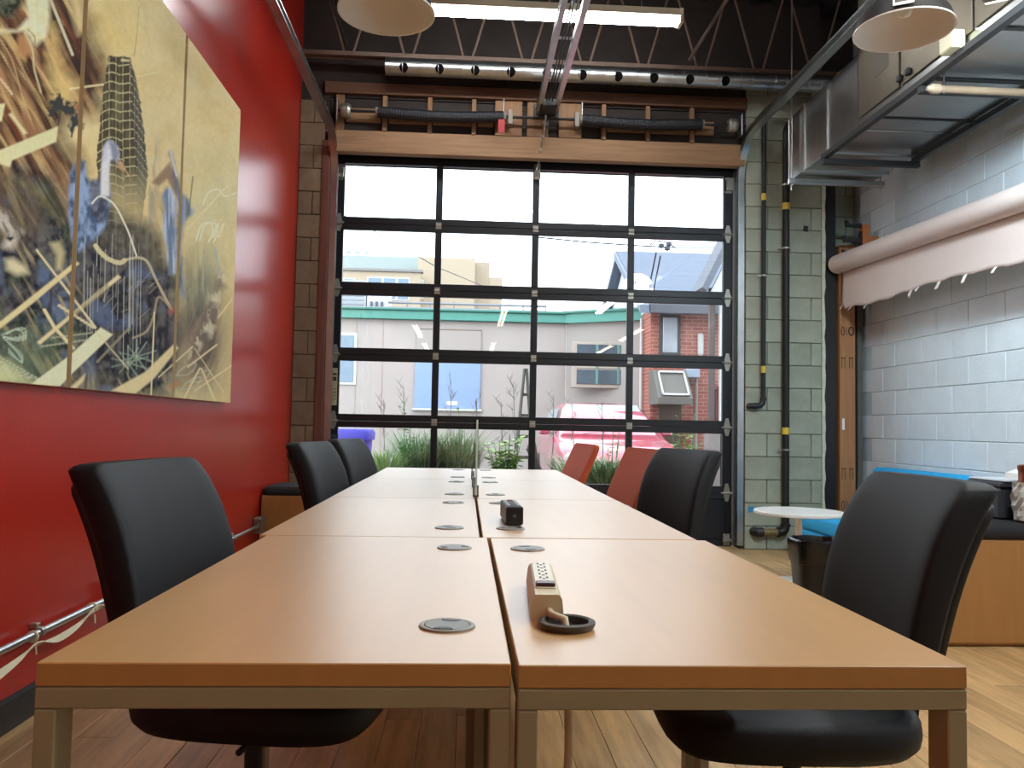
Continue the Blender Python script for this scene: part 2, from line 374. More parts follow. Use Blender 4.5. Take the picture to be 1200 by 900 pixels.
# ================================================================ overhead door
G = glass_mat('clear_pane', (.97, .985, .985), 0, 1.52)
M_hinge = mat('zinc_hinge', (172, 170, 160), .42, metal=.85, var=.15, vs=30)
DX0, DX1 = -1.215, 2.405; DT = .045
ZJ = [3.465, 2.825, 2.238, 1.65, 1.062, .474, .0]
MX = [-.282, .592, 1.466]; MW = .03
gx0, gx1 = -1.128, 2.318
door = bpy.data.objects.new('door_1', None); C.objects.link(door); door.location = (0, YD, 0); struct(door, 'black framed glazed overhead sectional door of twenty panes', 'overhead door')
for i in range(6):
    zt, zb = ZJ[i], ZJ[i+1]; tr = .056 if i else .095; brl = .061
    m = MB()
    m.cbox((DX0, 0, zt-tr), (DX1, DT, zt-.0003), .003).cbox((DX0, 0, zb+.0003), (DX1, DT, zb+brl), .003)
    if i < 5:
        m.cbox((DX0, .001, zb+brl), (gx0, DT-.001, zt-tr), .003).cbox((gx1, .001, zb+brl), (DX1, DT-.001, zt-tr), .003)
    s_ = m.build('section_frame', M_blk, door)
    if i < 5:
        for x in MX: MB().cbox((x-MW, .002, zb+brl), (x+MW, DT-.002, zt-tr), .004).build('mullion', M_blk, s_)
        ed = [gx0]+[e for x in MX for e in (x-MW, x+MW)]+[gx1]
        for k in range(4):
            MB().box((ed[2*k]-.004, .020, zb+brl-.004), (ed[2*k+1]+.004, .024, zt-tr+.004)).build('pane', G, s_)
    else:
        ed = [DX0]+[e for x in MX for e in (x-MW, x+MW)]+[DX1]
        for x in [DX0+.03, DX1-.03]+MX: MB().cbox((x-MW, .002, zb+brl), (x+MW, DT-.002, zt-tr), .004).build('mullion', M_blk, s_)
        for k in range(4): MB().cbox((ed[2*k], .015, zb+brl), (ed[2*k+1], .03, zt-tr), .003).build('solid_panel', M_blk, s_)
# hinges
hm = MB().cbox((-.026, -.008, -.030), (.026, 0, -.004), .003).cbox((-.026, -.008, .004), (.026, 0, .030), .003).tube([(-.024, -.010, 0), (.024, -.010, 0)], .006, 8).mesh('hinge', M_hinge)
dm = MB().prism([(-.030, .012), (.030, .012), (.012, .085), (-.012, .085)], 1, -.007, 0).prism([(-.030, -.012), (.030, -.012), (.012, -.075), (-.012, -.075)], 1, -.007, 0).tube([(-.055, -.014, 0), (.045, -.014, 0)], .009, 8).box((-.03, -.016, -.014), (.03, 0, .014))
dmm = dm.mesh('roller_hinge', M_hinge)
for z in ZJ[1:6]:
    for x in MX: link('hinge', hm, door, (x, 0, z))
    link('roller_hinge', dmm, door, (DX0+.047, 0, z)); link('roller_hinge', dmm, door, (DX1-.047, 0, z))
tb = MB().cbox((-.045, -.03, .03), (.045, 0, .05), .003).cbox((-.035, -.035, -.07), (.03, 0, .03), .004).cbox((-.045, -.012, -.09), (.02, 0, -.07), .003).mesh('top_bracket', M_hinge)
link('top_bracket', tb, door, (DX0+.05, 0, 3.30)); link('top_bracket', tb, door, (DX1-.03, 0, 3.30))
MB().cbox((-.03, -.02, -.07), (.03, 0, .07), .003).tube([(0, -.03, -.03), (0, 0, -.03)], .012, 8).build('operator_bracket', M_hinge, door, loc=(MX[1]+.005, 0, 3.345))
bk = MB().cbox((-.03, -.012, -.05), (.03, 0, .05), .003).cbox((-.04, -.04, -.02), (.04, -.012, .01), .004).mesh('bottom_bracket', M_hinge)
link('bottom_bracket', bk, door, (DX0+.05, 0, .06)); link('bottom_bracket', bk, door, (DX1-.05, 0, .06))
p = onY(389, 453, YD)
wp = MB().cbox((-.022, -.006, -.165), (.022, 0, .165), .002).build('warning_label', mat('yellowed_label', (176, 164, 134), .6, var=.2, vs=40), door, loc=(DX0+.05, 0, p[2]))
for k, (zz, h) in enumerate(((.11, .02), (.07, .035), (-.02, .004), (-.05, .004), (-.08, .004), (-.11, .004))):
    MB().box((-.016, -.0075, zz-h/2), (.016, -.006, zz+h/2)).build('print', mat('label_ink', (50, 46, 42), .6), wp)
p = onY(386, 511, YD)
MB().cbox((-.045, -.006, -.016), (.045, 0, .016), .002).build('maker_plate', mat('dark_plate', (60, 60, 64), .5), door, loc=(DX0+.05, 0, p[2]))

# ---------------------------------------------------------------- tracks, springs, operator rail
def track(x, sgn, zh, label):
    t = thing('door_track', label, 'door track', (x, 0, 0), 0, 'overhead door tracks')
    rad = .36; yv = 7.20; pts = [(yv, .03), (yv, zh-rad)]
    for k in range(1, 13):
        a = math.pi/2*k/12; pts.append((yv-rad+rad*math.cos(a), zh-rad+rad*math.sin(a)))
    pts.append((3.3, zh))
    w, d, th = .028, .026, .003
    prof = [(-w, -d), (w, -d), (w, -d+th), (-w+th, -d+th), (-w+th, d-th), (w, d-th), (w, d), (-w, d)]
    rings = []
    for i, (y, z) in enumerate(pts):
        a = Vector((0, pts[min(i+1, len(pts)-1)][0]-pts[max(i-1, 0)][0], pts[min(i+1, len(pts)-1)][1]-pts[max(i-1, 0)][1])).normalized()
        n = Vector((0, -a.z, a.y))
        rings.append([Vector((u*sgn, y, z))+n*v for u, v in prof])
    MB().rings(rings).build('channel', M_galv, t, smooth=35)
    # angle iron backing: upright leg beside the door and along the flat run
    MB().box((-.045*sgn, yv-.03, .02), (-.040*sgn, yv+.04, zh-.25)).box((-.085*sgn, yv+.036, .02), (-.040*sgn, yv+.04, zh-.25)).build('wall_angle', mat('rusty_angle', (140, 112, 92), .5, metal=.6, var=.25, vs=6), t)
    MB().box((-.034*sgn, 3.3, zh-.03), (-.030*sgn, yv-rad-.05, zh+.045)).box((-.034*sgn, 3.3, zh+.041), (.02*sgn, yv-rad-.05, zh+.045)).build('angle_iron', M_galv, t)
    for k in range(9):
        y = 4.4+k*.27; MB().tube([(-.036*sgn, y, zh+.015), (-.0285*sgn, y, zh+.015)], .009, 8).build('bolt_hole', M_steelblk, t)
    MB().box((-.034*sgn, 3.6, zh), (-.030*sgn, 3.64, ZC)).build('hanger_strap', M_galv, t)
track(-1.195, 1, 3.545, 'galvanised door track curving along the red wall')
track(2.425, -1, 3.65, 'galvanised door track curving up beside the black gas pipes')
t = thing('torsion_springs', 'black torsion spring pair on a shaft over the overhead door', 'door spring', (0, 7.06, 3.735))
MB().tube([(-1.2, 0, 0), (2.42, 0, 0)], .0125, 10).build('shaft', M_steelblk, t)
for a, b in ((443, 590), (682, 822)):
    x0 = onY(a, 140, 7.06)[0]; x1 = onY(b, 145, 7.06)[0]; pts = []; rr = []
    n = 90
    for i in range(n+1):
        u = i/n; pts.append((x0+(x1-x0)*u, 0, -.022*math.sin(math.pi*u))); rr.append(.051 if i % 2 else .0485)
    MB().tube(pts, rr, 14).build('spring', mat('black_spring_steel', (16, 17, 24), .55), t)
    for x in (x0, x1): MB().tube([(x-.02, 0, 0), (x+.02, 0, 0)], .042, 12).build('winding_cone', mat('dull_bracket', (120, 112, 100)), t)
for x in (-1.16, 2.37): MB().cbox((x-.004, -.06, -.1), (x+.004, .05, .09), .003).build('bearing_plate', M_galv, t); MB().lathe([(.055, -.04), (.062, -.02), (.062, .02), (.05, .04)], 18, Matrix.Translation((x+(.07 if x < 0 else -.07), 0, 0)) @ Matrix.Rotation(R(90), 4, 'Y'), cap0=True, cap1=True).build('cable_drum', M_hinge, t)
for px in (598, 640, 676):
    x = onY(px, 140, 7.06)[0]; MB().cbox((x-.02, -.03, -.07), (x+.02, .05, .06), .003).build('centre_bracket', mat('dull_bracket', (120, 112, 100), .6, metal=.3), t)
for a in (590, 682):
    x = onY(a, 140, 7.06)[0]; MB().tube([(x, -.02, .04), (x, -.02, .15)], .006, 6).build('winding_bar', M_galv, t)
x = onY(587, 150, 7.06)[0]
tg = MB().box((x-.025, -.060, -.16), (x+.03, -.058, -.045)).build('red_tag', mat('red_tag', (150, 24, 34), .6), t)
t = thing('opener_rail', 'twin channel door operator rail running overhead to the header', 'opener rail', (.64, 0, 3.77))
for s in (-1, 1):
    m = MB().box((s*.052, 3.3, -.03), (s*.056, 7.0, .03)).box((s*.056, 3.3, -.03), (s*.092, 7.0, -.026)).box((s*.056, 3.3, .026), (s*.092, 7.0, .03))
    m.build('rail', M_galv, t)
for x in (-.02, .0, .024): MB().tube([(x, 3.3, 0), (x, 6.95, .0)], .006, 6).build('chain', M_steelblk, t)
for y in (4.2, 5.0, 5.7, 6.4): MB().cbox((-.09, y-.02, .03), (.09, y+.02, .036), .002).build('cross_tie', M_galv, t)
MB().cbox((-.07, 6.75, -.05), (.07, 6.95, .02), .01).build('carriage', M_steelblk, t)
MB().cbox((-.11, 6.98, -.06), (.11, 7.03, .06), .006).build('header_mount', M_steelblk, t)
MB().tube([(-.01, 6.95, -.05), (-.02, 7.06, -.2), (-.045, 7.30, -.42)], .010, 8).build('drawbar', M_galv, t)
for k in range(3): MB().tube([(-.014-.006*k, 6.98+k*.075, -.1-.1*k), (-.034-.006*k, 6.98+k*.075, -.1-.1*k)], .016, 8).build('drawbar_bolt', M_hinge, t)
MB().box((-.06, 3.6, .03), (.06, 3.63, ZC-3.77)).build('hanger_strap', M_galv, t)

# ---------------------------------------------------------------- fluorescent fixtures
E_tube = emit_mat('lit_fluorescent_tube', (.95, .975, 1), TUBE); E_added = emit_mat('added_cool_tube', (.9, .96, 1), TUBE_SIDE); E_old = emit_mat('lit_aged_fluorescent_tube', (1, .90, .74), TUBE_REAR)
def fixture():
    t = thing('fluorescent_light', '', 'light')
    m = mat('fixture_enamel', (236, 226, 196), .35)
    MB().prism([(-.065, .0), (-.04, .065), (.04, .065), (.065, .0), (.055, -.004), (-.055, -.004)], 0, -1.21, 1.21).build('housing', m, t)
    for s in (-1, 1):
        MB().tube([(-1.19, s*.032, -.026), (1.19, s*.032, -.026)], .019, 10).build('tube', E_tube, t)
    for s in (-1, 1):
        MB().cbox((s*1.20-.014, -.06, -.05), (s*1.20+.014, .06, .06), .004).build('end_cap', m, t)
    for s in (-1, 1): MB().tube([(s*.9, 0, .06), (s*.9, 0, 1.0)], .004, 6).build('hanging_chain', M_galv, t)
    return t
fx = fixture()
LX = 1.60-1.225
sp = [((LX, 6.1, 4.185), 0, 'lit fluorescent tube light hung in line with the overhead door'),
      ((.62, .0, 3.02), 90, 'lit fluorescent light hung over the desk end away from the glazed door'),
      ((.62, -5.5, 3.02), 90, 'lit fluorescent light hung over the rear hall on the desk axis'),
      ((-1.05, -2.5, 3.02), 90, 'lit fluorescent light hung along the red wall behind the desks'),
      ((-1.05, -6.0, 3.02), 90, 'lit fluorescent light hung along the red wall at the rear corner'),
      ((3.42, -2.3, 3.02), 90, 'lit fluorescent light hung off the end of the block wall'),
      ((3.42, -5.6, 3.02), 90, 'lit fluorescent light hung in the middle of the rear hall'),
      ((1.5, 3.0, 4.185), 0, 'added fluorescent light out of view high over the middle of the desks'),  # extra fixture put out of view for more overhead light
      ((2.25, 1.85, 3.05), 90, 'added fluorescent light out of view between the desks and the air handler')]  # extra cool fixture, added to brighten the block wall
for i, (loc, rz, lab) in enumerate(sp):
    o = fx if i == 0 else dup(fx)
    o.location = loc; o.rotation_euler = (0, 0, R(rz)); o['label'] = lab; o['group'] = 'fluorescent lights'
    if loc[1] < .5 or loc[0] == 2.25:
        for k_ in kids(o):
            if k_.name.startswith('tube'):
                k_.data = k_.data.copy(); k_.data.materials[0] = E_added if loc[0] == 2.25 else E_old

# flood lamp added beside the air handler to brighten the block wall
fl_ = thing('added_flood_lamp', 'added flood lamp brightening the block wall beside the air handler', 'lamp', (2.36, 3.36, 3.0))
aim = (Vector((3.58, 5.15, 2.0))-Vector(fl_.location)).normalized(); Mq = aim.to_track_quat('-Z', 'Y').to_matrix().to_4x4()
MB().cbox((-.14, -.09, .0), (.14, .09, .05), .012, Mq).build('housing', M_galvd, fl_)
MB().box((-.13, -.08, -.004), (.13, .08, -.0005), Mq).build('lens', emit_mat('added_lamp_lens', (1, .96, .86), 12), fl_)
MB().tube([(0, 0, .03), (.03, 0, .05), (.155, 0, .06)], .008, 8).build('bracket', M_steelblk, fl_)
ld = bpy.data.lights.new('added_flood_beam', 'SPOT'); ld.energy = FLOOD; ld.color = (.70, .88, 1); ld.spot_size = R(112); ld.spot_blend = 1; ld.shadow_soft_size = .22
lo = bpy.data.objects.new('added_flood_beam', ld); C.objects.link(lo); lo.parent = fl_; lo.location = aim*.012; lo.rotation_euler = aim.to_track_quat('-Z', 'Y').to_euler()

# ---------------------------------------------------------------- perforated spiral duct
dp = onY(452, 76, 6.88); dq = onY(905, 98, 6.88); dzc = (dp[2]+dq[2])/2; dr = .072
t = thing('spiral_duct', 'round galvanised spiral duct with a row of punched air holes', 'duct', (0, 6.88, dzc))
ML = Matrix.Rotation(R(90), 4, 'Y')
x0 = dp[0]; x1 = XR-.05
dm_ = MB().lathe([(dr, x0), (dr, x1), (dr-.004, x1), (dr-.004, x0)], 40, ML, closed=True); db = dm_.build('duct_body', M_galv, t, smooth=40)
bpy.context.view_layer.update()
ctm = MB()
hx = [onY(473+42.0*k, 76+1.9*k, 6.81)[0] for k in range(10)]
for x in hx: ctm.tube([(x, -.2, -.028), (x, 0, -.028)], .037, 20)
ct = ctm.build('cutter', M_galv, t); bpy.context.view_layer.update(); cut(db, ct)
MB().lathe([(dr-.02, x0+.02), (dr-.02, x1)], 32, ML, cap0=True, cap1=True).build('hole_shade_core', mat('hole_shade_black', (14, 14, 16), .95, spec=.1), t)  # black core puts painted shade behind the punched holes
sm = MB().lathe([(dr, -.004), (dr+.003, -.002), (dr+.003, .002), (dr, .004)], 32, ML).mesh('spiral_seam', M_galv, 40)
x = hx[0]-.11; k_ = 0
while x < x1:
    if x > x0+.01: link('spiral_seam', sm, t, (x, 0, 0))
    k_ += 1; x = hx[0]-.11+(hx[1]-hx[0])*(k_//2)+(.10 if k_ % 2 else 0)
MB().lathe([(dr-.005, x0+.01), (.001, x0+.01)], 24, ML).build('end_cap', M_galv, t)
for x in (0.1, 1.7, 2.9): MB().box((x-.01, -.002, dr), (x+.01, .002, 4.135-dzc)).build('hanger_strap', M_galv, t)

# ---------------------------------------------------------------- rectangular ducts and air handler along the block wall
DXL, DXR_, DZB, DZT = 2.575, 3.23, 3.06, 3.575
t = thing('sheet_metal_duct', 'rectangular galvanised duct hung along the block wall', 'duct', (0, 0, 0))
ys = [6.46, 6.15, 5.75, 5.28]
for a, b in zip(ys, ys[1:]):
    MB().cbox((DXL, b+.003, DZB), (DXR_, a-.003, DZT), .004).build('duct_section', M_galvd, t)
for a in ys[1:-1]: MB().cbox((DXL-.012, a-.012, DZB-.012), (DXR_+.012, a+.012, DZT+.012), .003).build('flange', M_galvd, t)
MB().cbox((DXL-.008, ys[0]-.01, DZB-.008), (DXR_+.008, ys[0]+.004, DZT+.008), .003).build('end_cap', M_galv, t)
t = thing('air_handler', 'tall sheet metal air handler box beside the black pendant lamp', 'air handler')
AY0, AY1 = 2.2, 5.27
MB().cbox((DXL-.004, AY0, DZB+.002), (DXR_+.02, AY1, 4.05), .006).build('casing', M_galvd, t)
ps = [5.25, 4.72, 4.0, 3.3, 2.6]
for a, b in zip(ps, ps[1:]):
    MB().cbox((DXL-.016, b+.012, DZB+.06), (DXL-.004, a-.012, 4.02), .004).build('access_panel', mat('dull_panel', (112, 104, 90), .42, metal=.9, var=.12, vs=3), t)
for px, py in ((1053, 92), (1063, 84)):
    q = onX(px, py, DXL-.03); MB().cbox((DXL-.04, q[1]-.02, q[2]-.02), (DXL-.016, q[1]+.02, q[2]+.02), .006).build('latch', M_steelblk, t)
q = onX(1032, 72, DXL-.02); MB().cbox((DXL-.019, q[1]-.09, q[2]-.07), (DXL-.016, q[1]+.09, q[2]+.07), .001).build('label_plate', mat('grey_plate', (104, 98, 88), .6), t)
for y in (5.6, ): pass
for k, y in enumerate((5.05, 4.45, 3.85, 3.2, 2.5)):
    MB().cbox((DXL+.02, y-.008, DZB-.008), (DXR_, y+.008, DZB+.004), .002).build('bottom_seam', M_steelblk, t)
for k, (y0, y1) in enumerate(((4.47, 5.03), (3.87, 4.43), (3.22, 3.83), (2.52, 3.18))):
    MB().cbox((DXL+.05, y0+.01, DZB-.003), (DXR_-.02, y1-.01, DZB+.003), .002).build('bottom_panel', M_galvd, t)
q0 = onX(1108, 60, DXL-.09); q1 = onX(1126, 40, DXL-.05)
cb = thing('control_box', 'small cream control box on the air handler face', 'control box', (DXL-.016, q0[1], q0[2]))
MB().cbox((-.075, -.06, 0), (0, .06, .095), .006).build('cover', mat('cream_plastic', (226, 214, 176), .45), cb)
for k in range(3): MB().cbox((-.05, .06, .02+.025*k), (-.02, .064, .032+.025*k), .002).build('terminal', mat('ivory', (240, 232, 200), .4), cb)
t = thing('duct_supports', 'black strut rails carrying the sheet metal duct and air handler', 'strut')
MB().cbox((DXL-.05, 2.2, DZB-.052), (DXL-.008, 5.75, DZB-.012), .003).build('strut_rail', M_steelblk, t)
MB().cbox((DXR_-.03, 2.2, DZB-.052), (DXR_+.012, 5.75, DZB-.012), .003).build('strut_rail', M_steelblk, t)
for y in (5.72, 4.45, 3.2): MB().cbox((DXL-.05, y-.02, DZB-.094), (DXR_+.012, y+.02, DZB-.053), .003).build('cross_strut', M_steelblk, t)
t = thing('strut_trapeze', 'grey steel trapeze bar under the far end of the duct', 'strut', (0, 6.32, DZB-.06))
MB().cbox((DXL-.06, -.02, 0), (DXR_+.06, .02, .042), .003).build('bar', M_galv, t)
for x in (DXL-.035, DXR_+.035): MB().tube([(x, 0, -.05), (x, 0, ZC-DZB+.05)], .006, 6).build('threaded_rod', M_galv, t); MB().lathe([(.014, -.016), (.014, 0)], 6, Matrix.Translation((x, 0, 0)), cap0=True, cap1=True).build('nut', M_galv, t)
q = onZ(1092, 104, 2.955)
t = thing('tan_conduit', 'tan pipe with a capped end hung under the air handler', 'pipe', (q[0], q[1], 2.955))
MB().tube([(.03, 0, 0), (XR-q[0], 0, 0)], .021, 14).build('pipe', mat('tan_paint', (128, 108, 86), .5, var=.1), t)
MB().lathe([(.012, -.03), (.028, 0), (.028, .04), (.022, .045)], 14, ML, cap0=True, cap1=True).build('end_cap', mat('tan_cap', (140, 122, 100), .5), t)
MB().tube([(.07, 0, -.026), (.07, 0, .105)], .007, 6).build('hanger', M_steelblk, t)

# ---------------------------------------------------------------- gas pipes on the block pier
M_yel = mat('yellow_tape', (214, 184, 66), .5)
def gas_pipe(x, r, zb, xe, zt, bands, clamps, label):
    t = thing('gas_pipe', label, 'pipe', (x, YW-.055, 0), 0, 'black gas pipes')
    MB().tube([(0, 0, zb+.05), (0, 0, zt-.06), (0, -.02, zt-.02), (0, -.06, zt), (0, -1.83, zt)], r, 14).build('pipe', M_steelblk, t, smooth=40)
    e = MB().tube([(0, 0, zb+.075), (0, 0, zb+.055)], r*1.4, 14).tube([(0, 0, zb+.06), (-.008, 0, zb+.025), (-.03, 0, zb+.004), (-.065, 0, zb)], r*1.25, 14).tube([(-.055, 0, zb), (-.075, 0, zb)], r*1.45, 14)
    e.build('elbow', M_steelblk, t, smooth=40)
    n = MB().tube([(-.075, 0, zb), (xe-x+.05, 0, zb)], r, 12).build('nipple', mat('brass_stained', (120, 100, 66), .5, var=.3, vs=25) if r > .025 else M_steelblk, t, smooth=40)
    MB().tube([(xe-x+.06, 0, zb), (xe-x+.02, .0, zb), (xe-x, .03, zb), (xe-x, .08, zb)], r*1.35, 12).build('wall_elbow', M_steelblk, t, smooth=40)
    for z in bands: MB().tube([(0, 0, z-.03), (0, 0, z+.03)], r+.002, 14).build('yellow_band', M_yel, t, smooth=40)
    for y in (-1.1, -1.55): MB().tube([(0, y-.03, zt), (0, y+.03, zt)], r+.002, 14).build('yellow_band', M_yel, t, smooth=40)
    for z in clamps: MB().lathe([(r, -.008), (r+.006, -.008), (r+.006, .008), (r, .008)], 14, Matrix.Translation((0, 0, z))).cbox((-r-.03, .0, z-.008), (r+.03, .012, z+.008), .002).build('clamp', M_hinge, t)
Yp = YW-.055
zz = lambda px, py: onY(px, py, Yp)[2]
gas_pipe(onY(895, 300, Yp)[0], .020, zz(895, 476), onY(880, 478, Yp)[0], 3.86, [zz(895, 231), zz(895, 433)], [zz(895, 323)], 'thin black gas pipe ending in an elbow high on the block pier')
gas_pipe(onY(921, 300, Yp)[0], .031, zz(921, 624), onY(886, 624, Yp)[0], 3.76, [zz(921, 242), zz(921, 505)], [zz(921, 291), zz(921, 527), zz(921, 217)], 'thick black gas pipe reaching down almost to the floor')
q = onY(944, 268, YW); MB().cbox((-.022, -.004, -.026), (.022, 0, .026), .002).build('dark_plate', M_steelblk, bwo, loc=(q[0], YW-.001, q[2]), rot=(0, R(12), 0))
q = onY(878, 597, YW); tp = MB().prism([(-.03, -.03), (.035, -.012), (.04, .018), (-.03, .03)], 1, -.003, 0).build('painter_tape', mat('blue_tape', (44, 140, 190), .6), bwo, loc=(q[0]+.02, YW-.002, q[2]))

# ---------------------------------------------------------------- pendant lamps
def pendant(c, label, sticker=False):
    t = thing('pendant_lamp', label, 'lamp', c, 0, 'dome pendant lamps')
    rr = .212
    prof = [(rr, 0), (rr*.985, .012), (rr*.93, .05), (rr*.82, .09), (rr*.64, .13), (rr*.4, .165), (.07, .19), (.045, .22)]
    MB().lathe(prof, 48).build('shade', mat('black_shade_enamel', (26, 24, 23), .6), t, smooth=50)
    MB().lathe([(r_-.004, z-.002) for r_, z in prof][::-1], 48).build('shade_lining', mat('cream_lining', (232, 228, 222), .45), t, smooth=50)
    MB().lathe([(rr-.005, -.002), (rr+.003, -.003), (rr+.003, .004), (rr-.002, .006)], 48).build('rim', mat('cream_rim', (226, 218, 204), .4), t, smooth=50)
    MB().lathe([(.046, .20), (.046, .29), (.03, .33), (.012, .34)], 20, cap1=True).build('socket_cap', M_steelblk, t, smooth=40)
    MB().lathe([(.012, .14), (.03, .13), (.038, .10), (.03, .072), (.001, .06)], 16).build('bulb', mat('frosted_bulb', (232, 228, 214), .4), t, smooth=60)
    MB().tube([(0, 0, .33), (0, 0, ZC-c[2])], .006, 6).build('cable', M_steelblk, t)
    if sticker:
        Mx = Matrix.Rotation(R(-62), 4, 'Z') if False else Matrix.Identity(4)
        a = math.atan2(-c[1], -c[0]); d = Vector((math.cos(a), math.sin(a), 0))
        o = MB().box((-.042, -.001, -.03), (.042, .001, .03)).build('sticker', mat('white_sticker', (235, 232, 222), .5), t)
        q0 = d*(rr*.955+.003); o.location = (q0.x, q0.y, .045); o.rotation_euler = (R(-28), 0, a+R(90))
        MB().box((-.034, -.0018, -.012), (.034, -.001, .02)).build('print', mat('sticker_print', (70, 58, 44), .5, var=.6, vs=60), o)
q = onY(453, 15, 3.6)
pendant((q[0], 3.6, q[2]), 'black dome pendant lamp with cream lining beside the long fluorescent light')
q = onY(1059, 36, 3.55)
pendant((q[0], 3.55, q[2]), 'black dome pendant lamp with a white sticker beside the duct', True)
# ================================================================ furniture
TT = .73
M_top = mat('maple_laminate', (200, 150, 84), .4, var=.06, vs=3, stretch=(6, .5, 1), spec=.6, coat=1.)
for _k, _v in (('Coat Roughness', .36), ('Coat IOR', 1.5)): M_top.node_tree.nodes['Principled BSDF'].inputs[_k].default_value = _v
M_edge = mat('maple_edge_band', (190, 132, 78), .4, var=.07, vs=5)
M_frame = mat('beige_powder_coat', (168, 160, 128), .5, var=.03)
M_grey = mat('grey_plastic', (128, 126, 122), .45); M_bplas = mat('black_plastic', (20, 20, 23), .45)
DW, DL = .603, 1.213
def desk():
    t = thing('desk', '', 'desk')
    x, y = DW/2, DL/2
    MB().cbox((-x, -y, TT-.030), (x, y, TT), .0015).build('tabletop', M_top, t)
    for sx in (-1, 1):
        for sy in (-1, 1):
            MB().cbox((sx*x, sy*y, 0), (sx*(x-.027), sy*(y-.05), TT-.0585), .002).build('leg', M_frame, t)
    for sy in (-1, 1): MB().cbox((-x, sy*y, TT-.058), (x, sy*(y-.05), TT-.031), .002).build('frame_rail', M_frame, t)
    for sx in (-1, 1): MB().cbox((sx*x, -y+.05, TT-.058), (sx*(x-.027), y-.05, TT-.031), .002).build('frame_rail', M_frame, t)
    return t
def grommet(t, x, y, opened, rot):
    g = MB().lathe([(.036, .0), (.036, .003), (.040, .004), (.043, .003), (.044, .0)] if not opened else [(.034, .0), (.034, .011), (.038, .013), (.044, .011), (.044, .007), (.040, .0)], 32).build('grommet_ring', mat('grommet_grey', (142, 136, 126), .4) if not opened else mat('grommet_dark', (74, 70, 66), .45), t, smooth=40, loc=(x, y, TT))
    if opened: MB().lathe([(.034, .001), (.0005, .001)], 24).build('hole_shade_disc', mat('hole_shade_paint', (6, 6, 7), .9), g, loc=(0, 0, 0))  # flat black disc paints the shade of an open hole
    else:
        cp = MB().lathe([(.0005, .0035), (.034, .0035), (.0355, .002)], 32).build('grommet_cap', M_grey, g, smooth=40, rot=(0, 0, rot))
        for s in (-1, 1):
            pts = [(s*.031+.012*math.cos(a)*(-s), .015*math.sin(a)) for a in [k*math.pi/8-math.pi/2 for k in range(9)]]
            MB().prism(pts, 2, .0033, .0042).build('cable_notch', M_bplas, cp)
rows = [(.070, 0), (.049, 1), (.047, 2), (.050, 3)]
dk = desk(); first = True
side = {-1: 'on the red wall side', 1: 'on the block wall side'}
rown = ['desk farthest from the glazed door', 'desk third from the glazed door', 'desk second from the glazed door', 'desk closest to the glazed door']
dsk = {}
for xc, r_ in rows:
    for s in (-1, 1):
        o = dk if first else dup(dk); first = False
        yc = 1.09+1.2175*(r_+.5) - (.006 if (s == 1 and r_ == 0) else 0)
        o.location = (xc+s*(DW/2+.0045), yc, 0); o['group'] = 'maple desks in a double row'
        o['label'] = 'maple '+rown[r_]+' '+side[s]; dsk[(s, r_)] = o
for (s, r_), o in dsk.items():
    gx = -s*(DW/2-.088)
    for k, yy in enumerate((-DL/2+.20, DL/2-.20)):
        op = (s, r_, k) in ((1, 0, 0),)
        grommet(o, gx, yy, op, R([90, 20, 100, 10, 75][(r_*2+k+(s > 0)) % 5]) if (s, r_, k) != (-1, 0, 0) else R(80))

# glass divider standing on the seam
gd = thing('glass_divider', 'clear glass desk divider with small clips on the table seam', 'divider', (.049, 3.56, TT))
GG = glass_mat('greenish_divider_glass', (.90, .96, .94), 0, 1.5)
MB().cbox((-.004, 0, .012), (.004, 1.30, .335), .001).build('glass_panel', GG, gd)
MB().box((-.0038, -.003, .012), (.0038, 0, .335)).build('polished_edge', mat('green_glass_edge', (205, 226, 216), .15), gd)
for y in (.05, .6, 1.2): MB().cbox((-.013, y, 0), (-.0045, y+.03, .05), .002).cbox((.0045, y, 0), (.013, y+.03, .05), .002).cbox((-.012, y, 0), (.012, y+.03, .011), .002).build('clip', M_grey, gd)

# power strips
q0 = onZ(643, 729, TT); q1 = onZ(634, 684, TT)
t = thing('power_strip', 'beige power strip lying by the open grommet', 'power strip', (q0[0]-.003, q0[1], TT), math.atan2(q1[1]-q0[1], q1[0]-q0[0])-R(90))
M_be = mat('beige_plastic', (214, 198, 164), .45)
MB().prism([(-.024, 0), (.024, 0), (.027, .008), (.024, .036), (.019, .043), (-.019, .043), (-.024, .036), (-.027, .008)], 1, 0, .30).build('body', M_be, t)
MB().cbox((-.0175, .05, .0425), (.0175, .295, .0455), .002).build('socket_face', mat('ivory_face', (232, 224, 200), .4), t)
for k in range(6):
    y = .10+k*.036
    for dx in (-.006, .006): MB().box((dx-.0018, y-.005, .0455), (dx+.0018, y+.007, .0462)).build('socket_slot', M_bplas, t)
    MB().lathe([(.003, .0455), (.003, .0462)], 8, Matrix.Translation((0, y-.012, 0)), cap1=True).build('socket_hole', M_bplas, t)
MB().cbox((-.016, .052, .0440), (.016, .078, .0515), .002).build('switch', mat('dark_red_rocker', (58, 14, 22), .35), t)
gp = dsk[(1, 0)].location; gxy = (gp.x-(DW/2-.088), gp.y-DL/2+.20)
Mi = Matrix.Rotation(-t.rotation_euler.z, 4, 'Z') @ Matrix.Translation(-Vector(t.location))
e = [Mi @ Vector(p) for p in ((gxy[0]-.003, gxy[1]+.006, TT+.012), (gxy[0]+.002, gxy[1]-.002, TT-.02), (gxy[0]+.004, gxy[1]-.01, .55), (gxy[0]-.004, gxy[1]-.02, .30), (gxy[0]-.03, gxy[1]-.02, .03))]
MB().tube([(.004, 0, .017), (.005, -.02, .0165), e[0], e[1]]+e[2:], .0065, 10).build('cord', M_be, t, smooth=60)
q0 = onZ(603, 617, TT)
